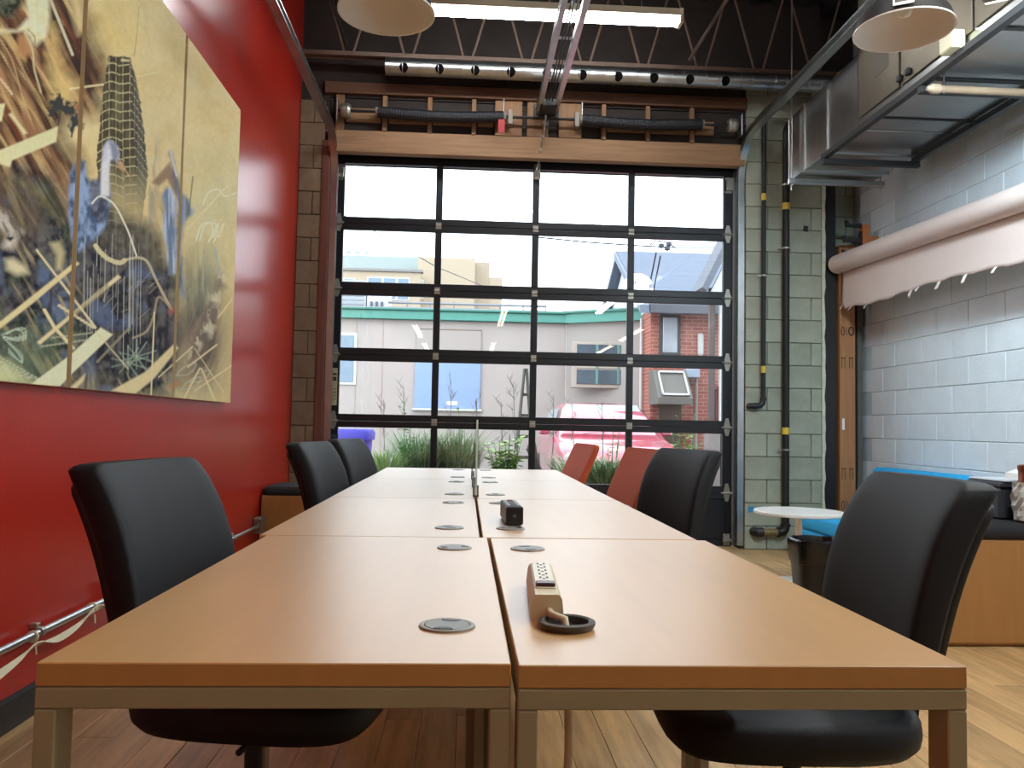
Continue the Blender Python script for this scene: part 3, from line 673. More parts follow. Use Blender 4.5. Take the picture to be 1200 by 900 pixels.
t = thing('power_block', 'short black power block standing over a grommet', 'power strip', (q0[0], q0[1], TT+.0045), R(2))
MB().cbox((-.027, 0, .0), (.027, .24, .056), .004).build('body', M_bplas, t)
MB().cbox((-.02, .02, .056), (.02, .22, .058), .001).build('socket_face', mat('dark_grey_face', (44, 44, 50), .35), t)
for k in range(5): MB().cbox((-.011, .035+k*.037, .058), (.011, .055+k*.037, .0595), .001).build('socket', M_bplas, t)
MB().cbox((-.008, .17, .058), (.008, .19, .062), .001).build('switch', mat('red_rocker', (150, 20, 30), .3), t)
MB().lathe([(.006, -.001), (.006, .0)], 12, Matrix.Translation((0, -.0, .028)) @ Matrix.Rotation(R(90), 4, 'X'), cap0=True, cap1=True).build('cord_boss', M_grey, t)

# ---------------------------------------------------------------- chairs (sitter faces +x)
M_fab = mat('charcoal_chair_fabric', (8, 11, 19), .58, var=.12, vs=140, bump=.25, bs=700, spec=.4)
M_org = mat('rust_orange_fabric', (186, 78, 40), .75, var=.08, vs=90, bump=.25, bs=500)
def supere(hw, ht, n=32, e=3.2):
    o = []
    for k in range(n):
        a = 2*math.pi*k/n; c, s = math.cos(a), math.sin(a)
        o.append((math.copysign(abs(c)**(2/e), c)*ht, math.copysign(abs(s)**(2/e), s)*hw))
    return o
def loft_back(prof, ex, nround=5, wrap=.03):
    """prof: rows (z, x of front face, thickness, half width)"""
    rg = []
    for (z, xf, th, hw) in prof:
        r_ = []
        for (px_, py_) in supere(hw, th/2, 40, ex):
            u = py_/.235; r_.append((xf-th/2+px_+wrap*u*u*(1 if px_ > 0 else .7), py_, z+.0*u))
        rg.append(r_)
    return rg
def backprof(rows, zt_round=.05, zb_round=.03, n=26):
    zs = [r_[0] for r_ in rows]; z0, z1 = zs[0], zs[-1]; out = []
    ts = [i/n for i in range(n+1)]
    ts = sorted(set(ts+[.004, .012, .97, .985, .994, .999]))
    for u in ts:
        z = z0+(z1-z0)*u; vals = [float(np.interp(z, zs, [r_[k] for r_ in rows])) for k in (1, 2, 3)]
        dt = z1-z; db = z-z0
        ft = math.sqrt(max(0, 1-(1-min(1, dt/zt_round))**2)); fb = math.sqrt(max(0, 1-(1-min(1, db/zb_round))**2))
        th = vals[1]*max(.06, min(1, .35+.65*ft))*max(.1, fb); hw = vals[2]-.034*(1-ft)-.03*(1-fb)
        out.append((z, vals[0], th, hw))
    return out
def smooth_rows(rows, n=24):
    """catmull-like smoothing of a coarse profile"""
    zs = np.array([r_[0] for r_ in rows]); z = np.linspace(zs[0], zs[-1], n); o = []
    cols = []
    for k in (1, 2, 3):
        p = np.polyfit(zs, [r_[k] for r_ in rows], min(4, len(rows)-1)); cols.append(np.polyval(p, z))
    return [(z[i], cols[0][i], cols[1][i], cols[2][i]) for i in range(n)]
def swivel_base(t):
    MB().lathe([(.028, .075), (.028, .24), (.020, .245), (.020, .36)], 18, cap0=True, cap1=True).build('gas_lift', M_bplas, t, smooth=40)
    leg = MB().prism([(.02, .095), (.30, .068), (.31, .078), (.30, .088), (.02, .145)], 1, -.018, .018).mesh('base_leg', M_bplas)
    cst = MB().lathe([(.006, -.022), (.024, -.022), (.026, -.016), (.026, .016), (.024, .022), (.006, .022)], 16, Matrix.Translation((0, 0, .027)) @ Matrix.Rotation(R(90), 4, 'X'), cap0=True, cap1=True).tube([(0, 0, .03), (0, 0, .068)], .008, 8).mesh('caster', M_bplas, 40)
    for k in range(5):
        a = R(36+72*k); l = link('base_leg', leg, t, rot=(0, 0, a)); link('caster', cst, l, (.29, 0, .001), (0, 0, R(30)))
    MB().cbox((-.10, -.07, .345), (.10, .07, .386), .012).build('tilt_mechanism', M_bplas, t)
    MB().tube([(.05, -.06, .365), (.06, -.22, .372)], .007, 8).build('height_lever', M_bplas, t)
def seat_mesh(m, hw=.25, hl=.265, z0=.385, z1=.475, nose=.02):
    rg = []
    for (z, k) in ((z0, .86), (z0+.008, .93), (z0+.025, .985), ((z0+z1)/2, 1.0), (z1-.02, .99), (z1-.006, .955), (z1, .88)):
        rg.append([(px_+.035, py_, z-(nose*max(0, px_/hl)**3)) for px_, py_ in [(a*k, b*k) for a, b in supere(hw, hl, 40, 3.4)]])
    mb = MB().rings(rg); return mb
def task_chair():
    t = thing('task_chair', '', 'chair')
    swivel_base(t)
    seat_mesh(None).build('seat', M_fab, t, smooth=60)
    rows = smooth_rows([(.50, -.160, .060, .228), (.60, -.166, .070, .238), (.70, -.180, .080, .242), (.80, -.208, .088, .240), (.885, -.245, .094, .234), (.945, -.288, .090, .228)])
    MB().rings(loft_back(backprof(rows, .024, .03), 5.0, wrap=.028)).build('backrest', M_fab, t, smooth=60)
    # plastic outer shell behind the cushion
    rows2 = [(z, xf-th+.020, .030, hw-.02) for (z, xf, th, hw) in rows if .55 < z < .925]
    MB().rings(loft_back(backprof(rows2, .03, .03), 5, wrap=.018)).build('back_shell', M_bplas, t, smooth=60)
    MB().prism([(-.06, .352), (-.22, .352), (-.262, .40), (-.285, .62), (-.290, .70), (-.270, .70), (-.262, .60), (-.242, .44), (-.20, .380), (-.06, .380)], 1, -.035, .035).build('back_support', M_bplas, t)
    return t
def guest_chair():
    t = thing('conference_chair', '', 'chair')
    swivel_base(t)
    seat_mesh(None, .235, .23).build('seat', M_org, t, smooth=60)
    rows = smooth_rows([(.50, -.135, .05, .215), (.60, -.160, .055, .225), (.75, -.215, .055, .23), (.87, -.272, .05, .23), (.932, -.30, .045, .228)])
    MB().rings(loft_back(backprof(rows, .03, .03), 5.5, wrap=.012)).build('backrest', M_org, t, smooth=60)
    MB().prism([(-.06, .352), (-.20, .352), (-.225, .39), (-.225, .56), (-.205, .56), (-.205, .42), (-.18, .380), (-.06, .380)], 1, -.035, .035).build('back_support', M_bplas, t)
    for s in (-1, 1):
        MB().tube([(-.02, s*.235, .42), (-.03, s*.275, .46), (-.03, s*.275, .625)], .013, 8).build('arm_post', M_bplas, t, smooth=60)
        MB().cbox((-.13, s*.275-.03, .62), (.10, s*.275+.03, .645), .010).build('armrest', M_grey, t)
    return t
def place(o, back, rz, label, group):
    """put the chair so that the middle of its top edge stands at back"""
    bx = -.30; o.location = (back[0]-bx*math.cos(rz), back[1]-bx*math.sin(rz), 0); o.rotation_euler = (0, 0, rz); o['label'] = label; o['group'] = group
tc = task_chair()
ch = [((-.765, 2.0), -9, 'charcoal task chair by the red wall farthest from the glazed door'),
      ((-.765, 4.12), -10, 'charcoal task chair at the red wall side beside the glass divider'),
      ((-.735, 5.14), -13, 'charcoal task chair at the red wall side beside the glazed door'),
      ((1.035, 1.81), 177, 'charcoal task chair facing the beige power strip beside the maple bench'),
      ((1.08, 3.96), 200, 'charcoal task chair right next to the rust orange chairs')]
for i, (b, rz, lab) in enumerate(ch): place(tc if i == 0 else dup(tc), b, R(rz), lab, 'charcoal task chairs')
gc = guest_chair()
place(gc, (.975, 4.53), R(190), 'rust orange chair next to the charcoal task chair', 'orange conference chairs')
place(dup(gc), (.795, 5.45), R(190), 'rust orange chair closest to the glazed door', 'orange conference chairs')

# ---------------------------------------------------------------- storage units, sofa, table, bin
M_box = mat('maple_cabinet', (166, 118, 66), .45, var=.06, vs=4, stretch=(6, 6, .6))
M_cush = mat('black_cushion', (24, 24, 28), .8, bump=.2, bs=300)
def cushion(t, a, b, name='cushion'):
    hx, hy = (b[0]-a[0])/2, (b[1]-a[1])/2; h = b[2]-a[2]; rg = []
    for (f, k) in ((0, .012), (.15, .003), (.4, 0), (.7, .004), (.92, .016), (1, .035)):
        rg.append([((a[0]+b[0])/2+x, (a[1]+b[1])/2+y, a[2]+h*f) for x, y in [(p_[0], p_[1]) for p_ in supere(hy-k, hx-k, 40, 9)]])
    MB().rings(rg).build(name, M_cush, t, smooth=50)
t = thing('storage_pedestal', 'low maple pedestal with a black seat pad against the red wall', 'pedestal', (-1.27, 6.42, 0))
MB().cbox((-.215, -.25, .03), (.215, .25, .50), .003).build('body', M_box, t)
MB().cbox((-.20, -.24, .0), (.20, .24, .03), .003).build('plinth', M_bplas, t)
for k, (a, b) in enumerate(((.035, .33), (.335, .495))):
    dd = MB().cbox((.215, -.245, a), (.231, .245, b), .002).build('drawer_front', M_box, t); MB().cbox((.231, -.06, (a+b)/2-.006), (.245, .06, (a+b)/2+.006), .003).build('handle', M_grey, dd)
cushion(t, (-.22, -.255, .50), (.235, .255, .565))
t = thing('storage_bench', 'wide maple storage bench with a black seat pad by the block wall', 'bench', (2.93, 4.22, 0))
MB().cbox((-.62, -.24, .004), (.62, .24, .525), .003).build('body', M_box, t)
for a, b in ((-.615, -.003), (.003, .615)): MB().cbox((a, -.256, .02), (b, -.24, .52), .002).build('panel', M_box, t)
cushion(t, (-.625, -.26, .526), (.625, .245, .60))
# things on the bench
pr = thing('printer', 'dark grey desktop printer with pale lid on the storage bench', 'printer', (3.02, 4.30, .60))
M_pr = mat('printer_grey', (46, 49, 56), .45); M_pr2 = mat('printer_light', (206, 212, 218), .4)
MB().cbox((-.24, -.13, .0), (.30, .16, .165), .012).build('body', M_pr, pr)
MB().cbox((-.20, -.136, .02), (.26, -.128, .075), .004).build('paper_slot', M_bplas, pr)
MB().cbox((-.235, -.14, .165), (.30, .16, .195), .008).build('scanner_lid', M_pr, pr)
MB().cbox((-.225, -.146, .196), (.295, .155, .208), .004).build('lid_trim', M_pr2, pr)
MB().lathe([(.012, 0), (.012, .005)], 12, Matrix.Translation((-.13, -.13, .125)) @ Matrix.Rotation(R(90), 4, 'X'), cap1=True).build('button', M_bplas, pr)
bx = thing('white_device', 'small white slanted box lying on the printer lid', 'device', (3.03, 4.24, .808))
MB().prism([(-.10, 0), (.14, 0), (.14, .085), (.06, .082), (-.10, .03)], 1, -.06, .10).build('shell', M_white, bx)
MB().lathe([(.008, 0), (.008, .002)], 10, Matrix.Translation((.0, -.06, .045)) @ Matrix.Rotation(R(90), 4, 'X'), cap1=True).build('round_port', M_bplas, bx)
q = onY(1197, 568, 4.06)
jr = thing('copper_tin', 'copper coloured tin in a crumpled clear bag on the bench', 'tin', (q[0]+.05, 4.055, .602))
MB().lathe([(.06, 0), (.064, .01), (.064, .20), (.058, .215), (.058, .26), (.062, .262), (.062, .285), (.05, .29)], 28, cap0=True, cap1=True).build('tin', mat('copper_brown', (126, 62, 38), .35, metal=.5, var=.2, vs=30), jr, smooth=40)
rs = random.Random(11); rg = []
for k in range(9):
    z = .01+k*.024; rg.append([((.082+rs.uniform(-.010, .012)+.006*k*.2)*math.cos(2*math.pi*j/26), (.082+rs.uniform(-.010, .012))*math.sin(2*math.pi*j/26), z) for j in range(26)])
MB().rings(rg, cap=False).build('plastic_bag', mat('crumpled_bag', (196, 196, 190), .3), jr)
# blue lounge sofa against the block wall
sf = thing('lounge_sofa', 'bright blue low lounge sofa against the block wall', 'sofa', (3.10, 6.13, 0))
M_blue = mat('bright_blue_fabric', (20, 156, 212), .75, bump=.15, bs=300)
def pad(t, a, b, name, m, e=7, rk=.02):
    hx, hy = (b[0]-a[0])/2, (b[1]-a[1])/2; h = b[2]-a[2]; rg = []
    for (f, k) in ((0, rk), (.06, rk*.3), (.2, 0), (.8, 0), (.94, rk*.3), (1, rk)):
        rg.append([((a[0]+b[0])/2+x, (a[1]+b[1])/2+y, a[2]+h*f) for x, y in supere(hy-k, hx-k, 40, e)])
    MB().rings(rg).build(name, m, t, smooth=50)
pad(sf, (-.34, -.62, .06), (.44, .60, .25), 'base', M_blue, 14)
pad(sf, (-.35, -.62, .255), (.26, .60, .375), 'seat', M_blue, 14)
pad(sf, (.27, -.62, .255), (.45, .60, .755), 'backrest', M_blue, 12, .03)
for x in (-.28, .36):
    for y in (-.5, .5): MB().lathe([(.02, 0), (.026, .06)], 12, Matrix.Translation((x, y, 0)), cap0=True, cap1=True).build('foot', M_bplas, sf)
# white round side table
q0 = onZ(890, 599, .5); q1 = onZ(990, 600, .5); tr_ = (q1[0]-q0[0])/2
tt = thing('side_table', 'round white pedestal side table in front of the blue sofa', 'table', ((q0[0]+q1[0])/2, 5.55, 0))
M_tw = mat('white_laminate', (238, 236, 232), .3)
MB().lathe([(.001, .474), (tr_-.01, .474), (tr_, .480), (tr_, .494), (tr_-.006, .5), (.001, .5)], 48).build('top', M_tw, tt, smooth=40)
MB().lathe([(.027, .018), (.024, .04), (.022, .45), (.05, .473)], 20).build('stem', M_tw, tt, smooth=40)
MB().lathe([(.001, 0), (.24, 0), (.245, .006), (.235, .014), (.03, .02), (.001, .02)], 40).build('base', M_tw, tt, smooth=40)
q = onZ(956, 631, .43)
bn = thing('waste_bin', 'black waste bin lined with a glossy black bag', 'bin', (q[0], q[1], 0))
M_bag = mat('black_bag_film', (16, 16, 18), .22)
rg = [[(x, y, z) for x, y in supere(.10+.035*z/.43, .10+.035*z/.43, 36, 3.6)] for z in (0, .02, .2, .40)]
rg += [[(x, y, z) for x, y in supere(s, s, 36, 3.6)] for z, s in ((.405, .137), (.40, .128), (.03, .095))]
MB().rings(rg).build('bucket', mat('bin_plastic', (22, 22, 24), .4), bn, smooth=40)
rs = random.Random(5); rg = []
for z, s in ((.30, .134), (.325, .137), (.35, .138), (.38, .1395), (.41, .141), (.428, .140), (.43, .134), (.40, .126), (.25, .115)):
    rg.append([(x*(1+rs.uniform(-.018, .018)), y*(1+rs.uniform(-.018, .018)), z+rs.uniform(-.006, .004)) for x, y in supere(s, s, 36, 3.6)])
MB().rings(rg, cap=False).build('bag', M_bag, bn, smooth=60)

# ---------------------------------------------------------------- wall conduit and cables on the red wall
cx = XL+.035
cd_ = thing('wall_conduit', 'steel conduit with junction boxes running low along the red wall', 'conduit', (cx, 0, .295))
MB().tube([(0, 1.2, 0), (0, 3.60, 0)], .0125, 12).tube([(0, 3.72, 0), (0, 6.0, 0)], .0125, 12).build('pipe', M_galv, cd_, smooth=40)
for y in (3.66, 6.06): MB().cbox((-.034, y-.055, -.055), (.02, y+.055, .06), .006).tube([(0, y-.075, 0), (0, y-.05, 0)], .019, 10).cbox((.02, y-.058, -.058), (.024, y+.058, .063), .002).build('junction_box', M_hinge, cd_)
for y in (2.5, 3.0, 4.6, 5.4): MB().tube([(0, y-.012, 0), (0, y+.012, 0)], .0165, 12).cbox((-.034, y-.012, .012), (-.006, y+.012, .03), .002).build('strap', M_hinge, cd_)
cb_ = thing('cable_bundle', 'bundle of white cables tied under the wall conduit', 'cables', (cx+.01, 0, .285))
M_cab = mat('ivory_cable', (222, 210, 176), .5)
for k in range(5):
    o_ = .005*(k-2); s_ = .01+.012*k
    pts = [(o_*.5, 1.3, -.03+o_), (o_*.5, 2.0, -.05-s_*.4), (o_*.5, 2.45, -.055-s_*.8), (o_*.4, 2.80, -.04-s_*.3), (o_*.4, 2.95, -.022+o_*.6), (o_*.4, 3.10, -.03-s_*.35), (o_*.4, 3.25, -.025-s_*.22), (o_*.3, 3.40, .0+o_), (.02+o_, 3.47, -.01), (.03+o_, 3.52, -.06), (.03+o_*1.3, 3.55, -.27)]
    # smooth the run
    P = [Vector(p) for p in pts]; sm_ = []
    for i in range(len(P)-1):
        p0, p1, p2, p3 = P[max(i-1, 0)], P[i], P[i+1], P[min(i+2, len(P)-1)]
        for j in range(4):
            u = j/4; sm_.append(.5*((2*p1)+(p2-p0)*u+(2*p0-5*p1+4*p2-p3)*u*u+(3*p1-p0-3*p2+p3)*u**3))
    sm_.append(P[-1]); MB().tube(sm_, .0034, 6).build('cable', M_cab, cb_, smooth=60)
for y in (2.95, 3.40): MB().tube([(-.012, y-.004, .005), (-.012, y+.004, .005)], .021, 12).tube([(.0, y, -.02), (.004, y, -.055)], .003, 6).build('cable_tie', M_cab, cb_)

# ---------------------------------------------------------------- wooden rack post, hooks and the paper roll
ps_ = thing('wooden_post', 'brown wooden post with stencilled marks in the block corner', 'post', (3.39, YW+.02, 0))
MB().cbox((-.072, -.02, 0), (.07, .10, 2.72), .004).build('board', mat('stamped_plank', (158, 112, 72), .7, var=.16, vs=4, stretch=(9, 9, .6)), ps_)
M_ink = mat('stencil_ink', (52, 38, 30), .8)
def ringmark(x, z, rx, rz, w=.008):
    n = 20; o = [(x+rx*math.cos(2*math.pi*k/n), z+rz*math.sin(2*math.pi*k/n)) for k in range(n)]; i = [(x+(rx-w)*math.cos(2*math.pi*k/n), z+(rz-w)*math.sin(2*math.pi*k/n)) for k in range(n)]
    m = MB(); m.add([(a, -.0215, b) for a, b in o]+[(a, -.0215, b) for a, b in i], [(k, (k+1) % n, (k+1) % n+n, k+n) for k in range(n)]); m.build('stencil_mark', M_ink, ps_)
for zc, kind in ((onY(985, 388, YW)[2], 0), (onY(985, 605-13, YW)[2], 1)):
    ringmark(-.045, zc, .018, .042); ringmark(.032, zc, .028, .042, .012)
    MB().box((-.014, -.0215, zc-.04), (-.008, -.021, zc+.04)).build('stencil_mark', M_ink, ps_)
for py in (425, 555):
    z = onY(985, py, YW)[2]
    for x in (-.04, .03):
        MB().box((x-.02, -.0215, z+.04), (x+.02, -.021, z+.048)).box((x-.016, -.0215, z-.05), (x-.010, -.021, z+.04)).box((x+.010, -.0215, z-.05), (x+.016, -.021, z+.04)).build('stencil_mark', M_ink, ps_)
MB().cbox((-.052, -.0225, onY(985, 497, YW)[2]-.05), (-.030, -.0205, onY(985, 497, YW)[2]+.05), .001).build('white_tag', M_white, ps_)
st_ = MB().cbox((3.50, YW+.04, 0), (3.545, YW+.11, 2.3), .003).build('conduit_strut', mat('dark_grey_paint', (86, 84, 76), .6, var=.1)); tag(st_, 'dark grey upright strut between the wooden post and block wall', 'strut')
wk = thing('hook_rack', 'orange wooden upright with black paper roll hooks', 'hook rack', (3.46, 6.98, 0))
MB().cbox((-.03, -.03, 2.2), (.035, .045, 2.86), .003).build('upright', mat('orange_lumber', (176, 106, 56), .65, var=.15, vs=5, stretch=(9, 9, .6)), wk)
MB().cbox((.035, -.02, 2.3), (.118, .03, 2.40), .003).cbox((.035, -.02, 2.66), (.118, .03, 2.76), .003).build('wall_cleat', mat('orange_lumber', (176, 106, 56)), wk)
for k, (py, ln) in enumerate(((263, .14), (281, .16), (297, .17))):
    z = onY(995, py, 6.97)[2]
    MB().prism([(-.03, z-.02), (-.03-ln, z-.02), (-.03-ln-.008, z+.035), (-.03-ln+.012, z+.035), (-.03-ln+.03, z+.008), (-.03, z+.012)], 1, -.012, .012).build('hook', M_steelblk, wk)
MB().cbox((-.046, -.02, 2.36), (-.03, .02, 2.80), .002).build('hook_plate', M_steelblk, wk)
RX = 3.27; ra = onX(981, 310, RX); rb = onX(1200, 231, RX)
dirv = (Vector(rb)-Vector(ra)).normalized(); A = Vector(ra); B = A+dirv*3.1
rl = thing('paper_roll', 'long pale pink paper roll with a torn sheet hanging down', 'paper roll', A)
M_pap = mat('pale_pink_paper', (212, 196, 188), .7, var=.03, vs=3)
rd = .082
MB().tube([Vector((0, 0, 0)), B-A], rd, 28).build('roll', M_pap, rl, smooth=40)
MB().tube([-dirv*.05, dirv*.0], .022, 14).build('core', M_steelblk, rl)
# hanging sheet: leaves the roll on the wall side and drops to a torn edge
rs = random.Random(2); NU, NV = 110, 12; vs, fs = [], []
L_ = (B-A).length
def zbot(u):
    y = u*L_
    return -.375-.012*math.sin(y*3.1)-.02*math.sin(y*1.3+1)-.006*math.sin(y*17)+(.03 if y < .08 else 0)-.012*(u)
def sheet(u, v):
    d = dirv*(u*L_); zb = zbot(u); z = -rd*.85+(zb+rd*.85)*v
    return Vector((rd*.4+.012*math.sin(u*9)*v-.01*v*v, 0, z))+Vector((d.x, d.y, d.z))
for i in range(NU+1):
    u = .012+i/NU*.98
    for j in range(NV+1):
        p_ = sheet(u, j/NV)
        if j == NV: p_.z += rs.uniform(-.004, .004)
        vs.append(p_)
for i in range(NU):
    for j in range(NV): a = i*(NV+1)+j; fs.append((a, a+1, a+NV+2, a+NV+1))
m = MB(); m.add(vs, fs); so = m.build('hanging_sheet', M_pap, rl, smooth=70); md = so.modifiers.new('s', 'SOLIDIFY'); md.thickness = .0012
for px, py in ((989, 371), (1005, 364), (1022, 357), (1078, 340), (1087, 336), (1113, 326), (1144, 318), (1178, 309)):
    y = onX(px, py, RX+rd)[1]; u = (y-A.y)/(dirv.y*L_); b_ = sheet(min(max(u, .02), .98), 1); w_ = rs.uniform(.010, .022); h_ = rs.uniform(.03, .06)
    m = MB(); ctl = [(0, .004), (-.012, -h_*.35), (-.022, -h_*.75), (-.012-rs.uniform(0, .02), -h_)]
    v_ = []
    for dx, dz in ctl: v_ += [b_+Vector((dx-.002, -w_, dz)), b_+Vector((dx-.002, w_, dz))]
    m.add(v_, [(0, 1, 3, 2), (2, 3, 5, 4), (4, 5, 7, 6)]); m.build('torn_flap', mat('torn_paper', (232, 218, 208), .7), rl)
for f in (.28, .92): 
    p_ = (B-A)*f; MB().tube([p_+Vector((0, 0, rd-.01)), p_+Vector((0, 0, rd+.12)), p_+Vector((XR-RX+.01, 0, rd+.14))], .008, 8).build('wall_hanger', M_steelblk, rl) if f > .9 else None
# ================================================================ painted panels on the red wall
PXF = XL+.045                       # front of the canvases
_k = PXF/-1.52
PY = [1.72, 3.085, 3.115, 4.165, 4.195, 5.18]      # panel edges along the wall
GY = np.arange(PY[0], PY[5]+.001, .005); GZ = np.arange(1.152, 2.9951, .005)
YY, ZZ = np.meshgrid(GY, GZ)        # rows are heights
_p = [PXF, YY, ZZ-CZ]
_c = [PXF*DX[k]+YY*DY[k]+(ZZ-CZ)*DZ[k] for k in range(3)]
U = 600+F*_c[0]/_c[2]; V = 450+F*_c[1]/_c[2]   # where each point of the canvas was traced in the photograph
def lin(c): return np.array(s2l(c))
IMG = np.zeros(YY.shape+(3,)); IMG[:] = lin((206, 190, 144))
def vnoise(x, y, seed):
    r_ = np.random.RandomState(seed); T = r_.rand(64, 64); xi = np.floor(x).astype(int); yi = np.floor(y).astype(int); fx_ = x-xi; fy_ = y-yi
    fx_ = fx_*fx_*(3-2*fx_); fy_ = fy_*fy_*(3-2*fy_); g = lambda a, b: T[a % 64, b % 64]
    return (g(xi, yi)*(1-fx_)+g(xi+1, yi)*fx_)*(1-fy_)+(g(xi, yi+1)*(1-fx_)+g(xi+1, yi+1)*fx_)*fy_
def fbm(x, y, seed, o=4):
    s = 0; a = .5
    for k in range(o): s = s+a*vnoise(x*2**k, y*2**k, seed+k); a *= .5
    return s/(1-.5**o)
def streak(ang, sl, sw, seed):
    c, s = math.cos(R(ang)), math.sin(R(ang)); return fbm((U*c+V*s)/sl, (-U*s+V*c)/sw, seed)
def sdist(poly):
    poly = np.array(poly, float); ins = np.zeros(U.shape, bool); d = np.full(U.shape, 1e9)
    for i in range(len(poly)):
        a, b = poly[i], poly[(i+1) % len(poly)]
        cnd = ((a[1] > V) != (b[1] > V)); den = (b[1]-a[1]) if b[1] != a[1] else 1e-9
        ins ^= cnd & (U < (b[0]-a[0])*(V-a[1])/den+a[0])
        e = b-a; t_ = np.clip(((U-a[0])*e[0]+(V-a[1])*e[1])/max(e@e, 1e-9), 0, 1); d = np.minimum(d, np.hypot(U-a[0]-t_*e[0], V-a[1]-t_*e[1]))
    return np.where(ins, d, -d)
def blend(al, c1, c2=None, n=None):
    global IMG
    col = lin(c1) if c2 is None else lin(c1)*(1-n[..., None])+lin(c2)*n[..., None]
    IMG = IMG*(1-al[..., None])+col*al[..., None]
def fill(poly, c1, soft=1.5, a=1., c2=None, n=None, rough=0., rn=None):
    d = sdist(poly)
    if rough: d = d+rough*((rn if rn is not None else fbm(U/9, V/9, 91))-.5)*2
    blend(np.clip(d/soft*.5+.5, 0, 1)*a, c1, c2, n)
def line(pts, w, c, a=1., soft=.8):
    d = np.full(U.shape, 1e9)
    for p_, q_ in zip(pts, pts[1:]):
        p_ = np.array(p_, float); q_ = np.array(q_, float); e = q_-p_; t_ = np.clip(((U-p_[0])*e[0]+(V-p_[1])*e[1])/max(e@e, 1e-9), 0, 1)
        d = np.minimum(d, np.hypot(U-p_[0]-t_*e[0], V-p_[1]-t_*e[1]))
    blend(np.clip((w/2-d)/soft+.5, 0, 1)*a, c)
def curve(pts, w, c, a=1.):
    P = [np.array(p_, float) for p_ in pts]; o = []
    for i in range(len(P)-1):
        p0, p1, p2, p3 = P[max(i-1, 0)], P[i], P[i+1], P[min(i+2, len(P)-1)]
        for j in range(5):
            u = j/5; o.append(.5*((2*p1)+(p2-p0)*u+(2*p0-5*p1+4*p2-p3)*u*u+(3*p1-p0-3*p2+p3)*u**3))
    o.append(P[-1]); line(o, w, c, a)
sA = streak(66, 90, 9, 1); sB = streak(60, 60, 5, 7); sC = streak(90, 40, 4, 13); sN = fbm(U/22, V/22, 20); sF = fbm(U/7, V/7, 30)
st_c = lambda x, lo, hi: np.clip((x-lo)/(hi-lo), 0, 1)
# warm wash, greenish haze to the right
blend(st_c(sN, .35, .75)*.5, (196, 172, 112)); blend(np.clip(1-np.hypot((U-130)/60, (V-40)/70), 0, 1)*.6, (206, 182, 110))
blend(np.clip(1-np.hypot((U-250)/60, (V-240)/80), 0, 1)*.5, (176, 178, 138)); blend(st_c(streak(75, 60, 12, 44), .55, .8)*.3, (182, 170, 126))
# brown sweep in the upper left
br_p = [(-190, -300), (70, -300), (96, 0), (112, 40), (126, 66), (122, 130), (70, 150), (92, 195), (104, 250), (60, 300), (-190, 330)]
fill(br_p, (70, 50, 40), 16, 1, (158, 122, 86), st_c(sA, .36, .70), 10, sN)
fill(br_p, (206, 184, 134), 16, .9, rough=14) if False else None
d_ = sdist(br_p); al = np.clip(d_/14, 0, 1); blend(al*st_c(sB, .58, .72)*.75, (198, 172, 120)); blend(al*(1-st_c(sB, .26, .40))*.7, (42, 34, 32)); blend(al*st_c(streak(62, 70, 7, 61), .60, .74)*.6, (120, 66, 48))
fill([(60, 30), (66, 48), (72, 80), (90, 96), (92, 110), (80, 130), (62, 118), (58, 90)], (208, 182, 120), 10, .85, rough=5)
fill([(70, -40), (96, 0), (100, 30), (92, 40), (84, 12)], (206, 186, 136), 6, .9)
# dark mass of fur below
dk_p = [(-190, 190), (-20, 210), (24, 196), (60, 215), (84, 250), (104, 262), (126, 290), (150, 300), (176, 312), (196, 306), (208, 330), (216, 400), (210, 430), (204, 470), (-190, 470)]
fill(dk_p, (38, 40, 46), 18, 1, (98, 94, 92), st_c(sF*.5+sA*.5, .40, .68), 16, sN)
al = np.clip(sdist(dk_p)/14, 0, 1); blend(al*st_c(fbm(U/26+3, V/26, 52), .52, .70)*.75, (92, 108, 136)); blend(al*st_c(fbm(U/20+9, V/30, 57), .56, .72)*.7, (84, 92, 72)); blend(al*(1-st_c(sC, .28, .42))*.5, (24, 25, 30)); blend(al*st_c(streak(60, 40, 6, 77), .62, .76)*.55, (176, 160, 116))
fill([(-60, 214), (10, 206), (40, 226), (48, 262), (30, 282), (-60, 280)], (150, 132, 98), 12, .7, (88, 72, 56), st_c(sA, .4, .6), 8)
fill([(38, 212), (60, 210), (82, 246), (70, 262), (54, 240), (44, 236)], (128, 120, 84), 8, .6, (58, 62, 52), st_c(sB, .4, .6), 6)
fill([(90, 285), (104, 262), (124, 236), (150, 258), (170, 262), (190, 280), (204, 330), (206, 400), (196, 440), (90, 420)], (40, 40, 46), 10, .92, (92, 88, 86), st_c(sF*.5+sC*.5, .42, .66), 8, sN)
blend(np.clip(sdist([(96, 300), (140, 290), (196, 320), (200, 390), (100, 390)])/12, 0, 1)*st_c(fbm(U/20+5, V/20, 66), .5, .68)*.7, (84, 98, 126))
# muzzle fur and eye at the left edge
fill([(-40, 232), (8, 250), (20, 262), (26, 272), (18, 276), (4, 270), (-40, 272)], (196, 188, 176), 6, .8, (122, 112, 104), st_c(streak(60, 14, 2, 83), .4, .6))
fill([(6, 282), (14, 272), (20, 280), (14, 292), (4, 290)], (210, 200, 188), 5, .8); fill([(7, 279), (12, 275), (17, 279), (12, 283)], (26, 28, 34), 1.5); fill([(11.2, 275.6), (12.8, 275.6), (12.6, 278), (11.4, 278)], (206, 210, 216), .8)
fill([(6, 304), (16, 303), (30, 312), (34, 320), (20, 322), (8, 316)], (206, 196, 160), 4, .9); fill([(58, 285), (70, 283), (76, 296), (72, 316), (66, 316), (66, 298)], (182, 172, 132), 3, .85)
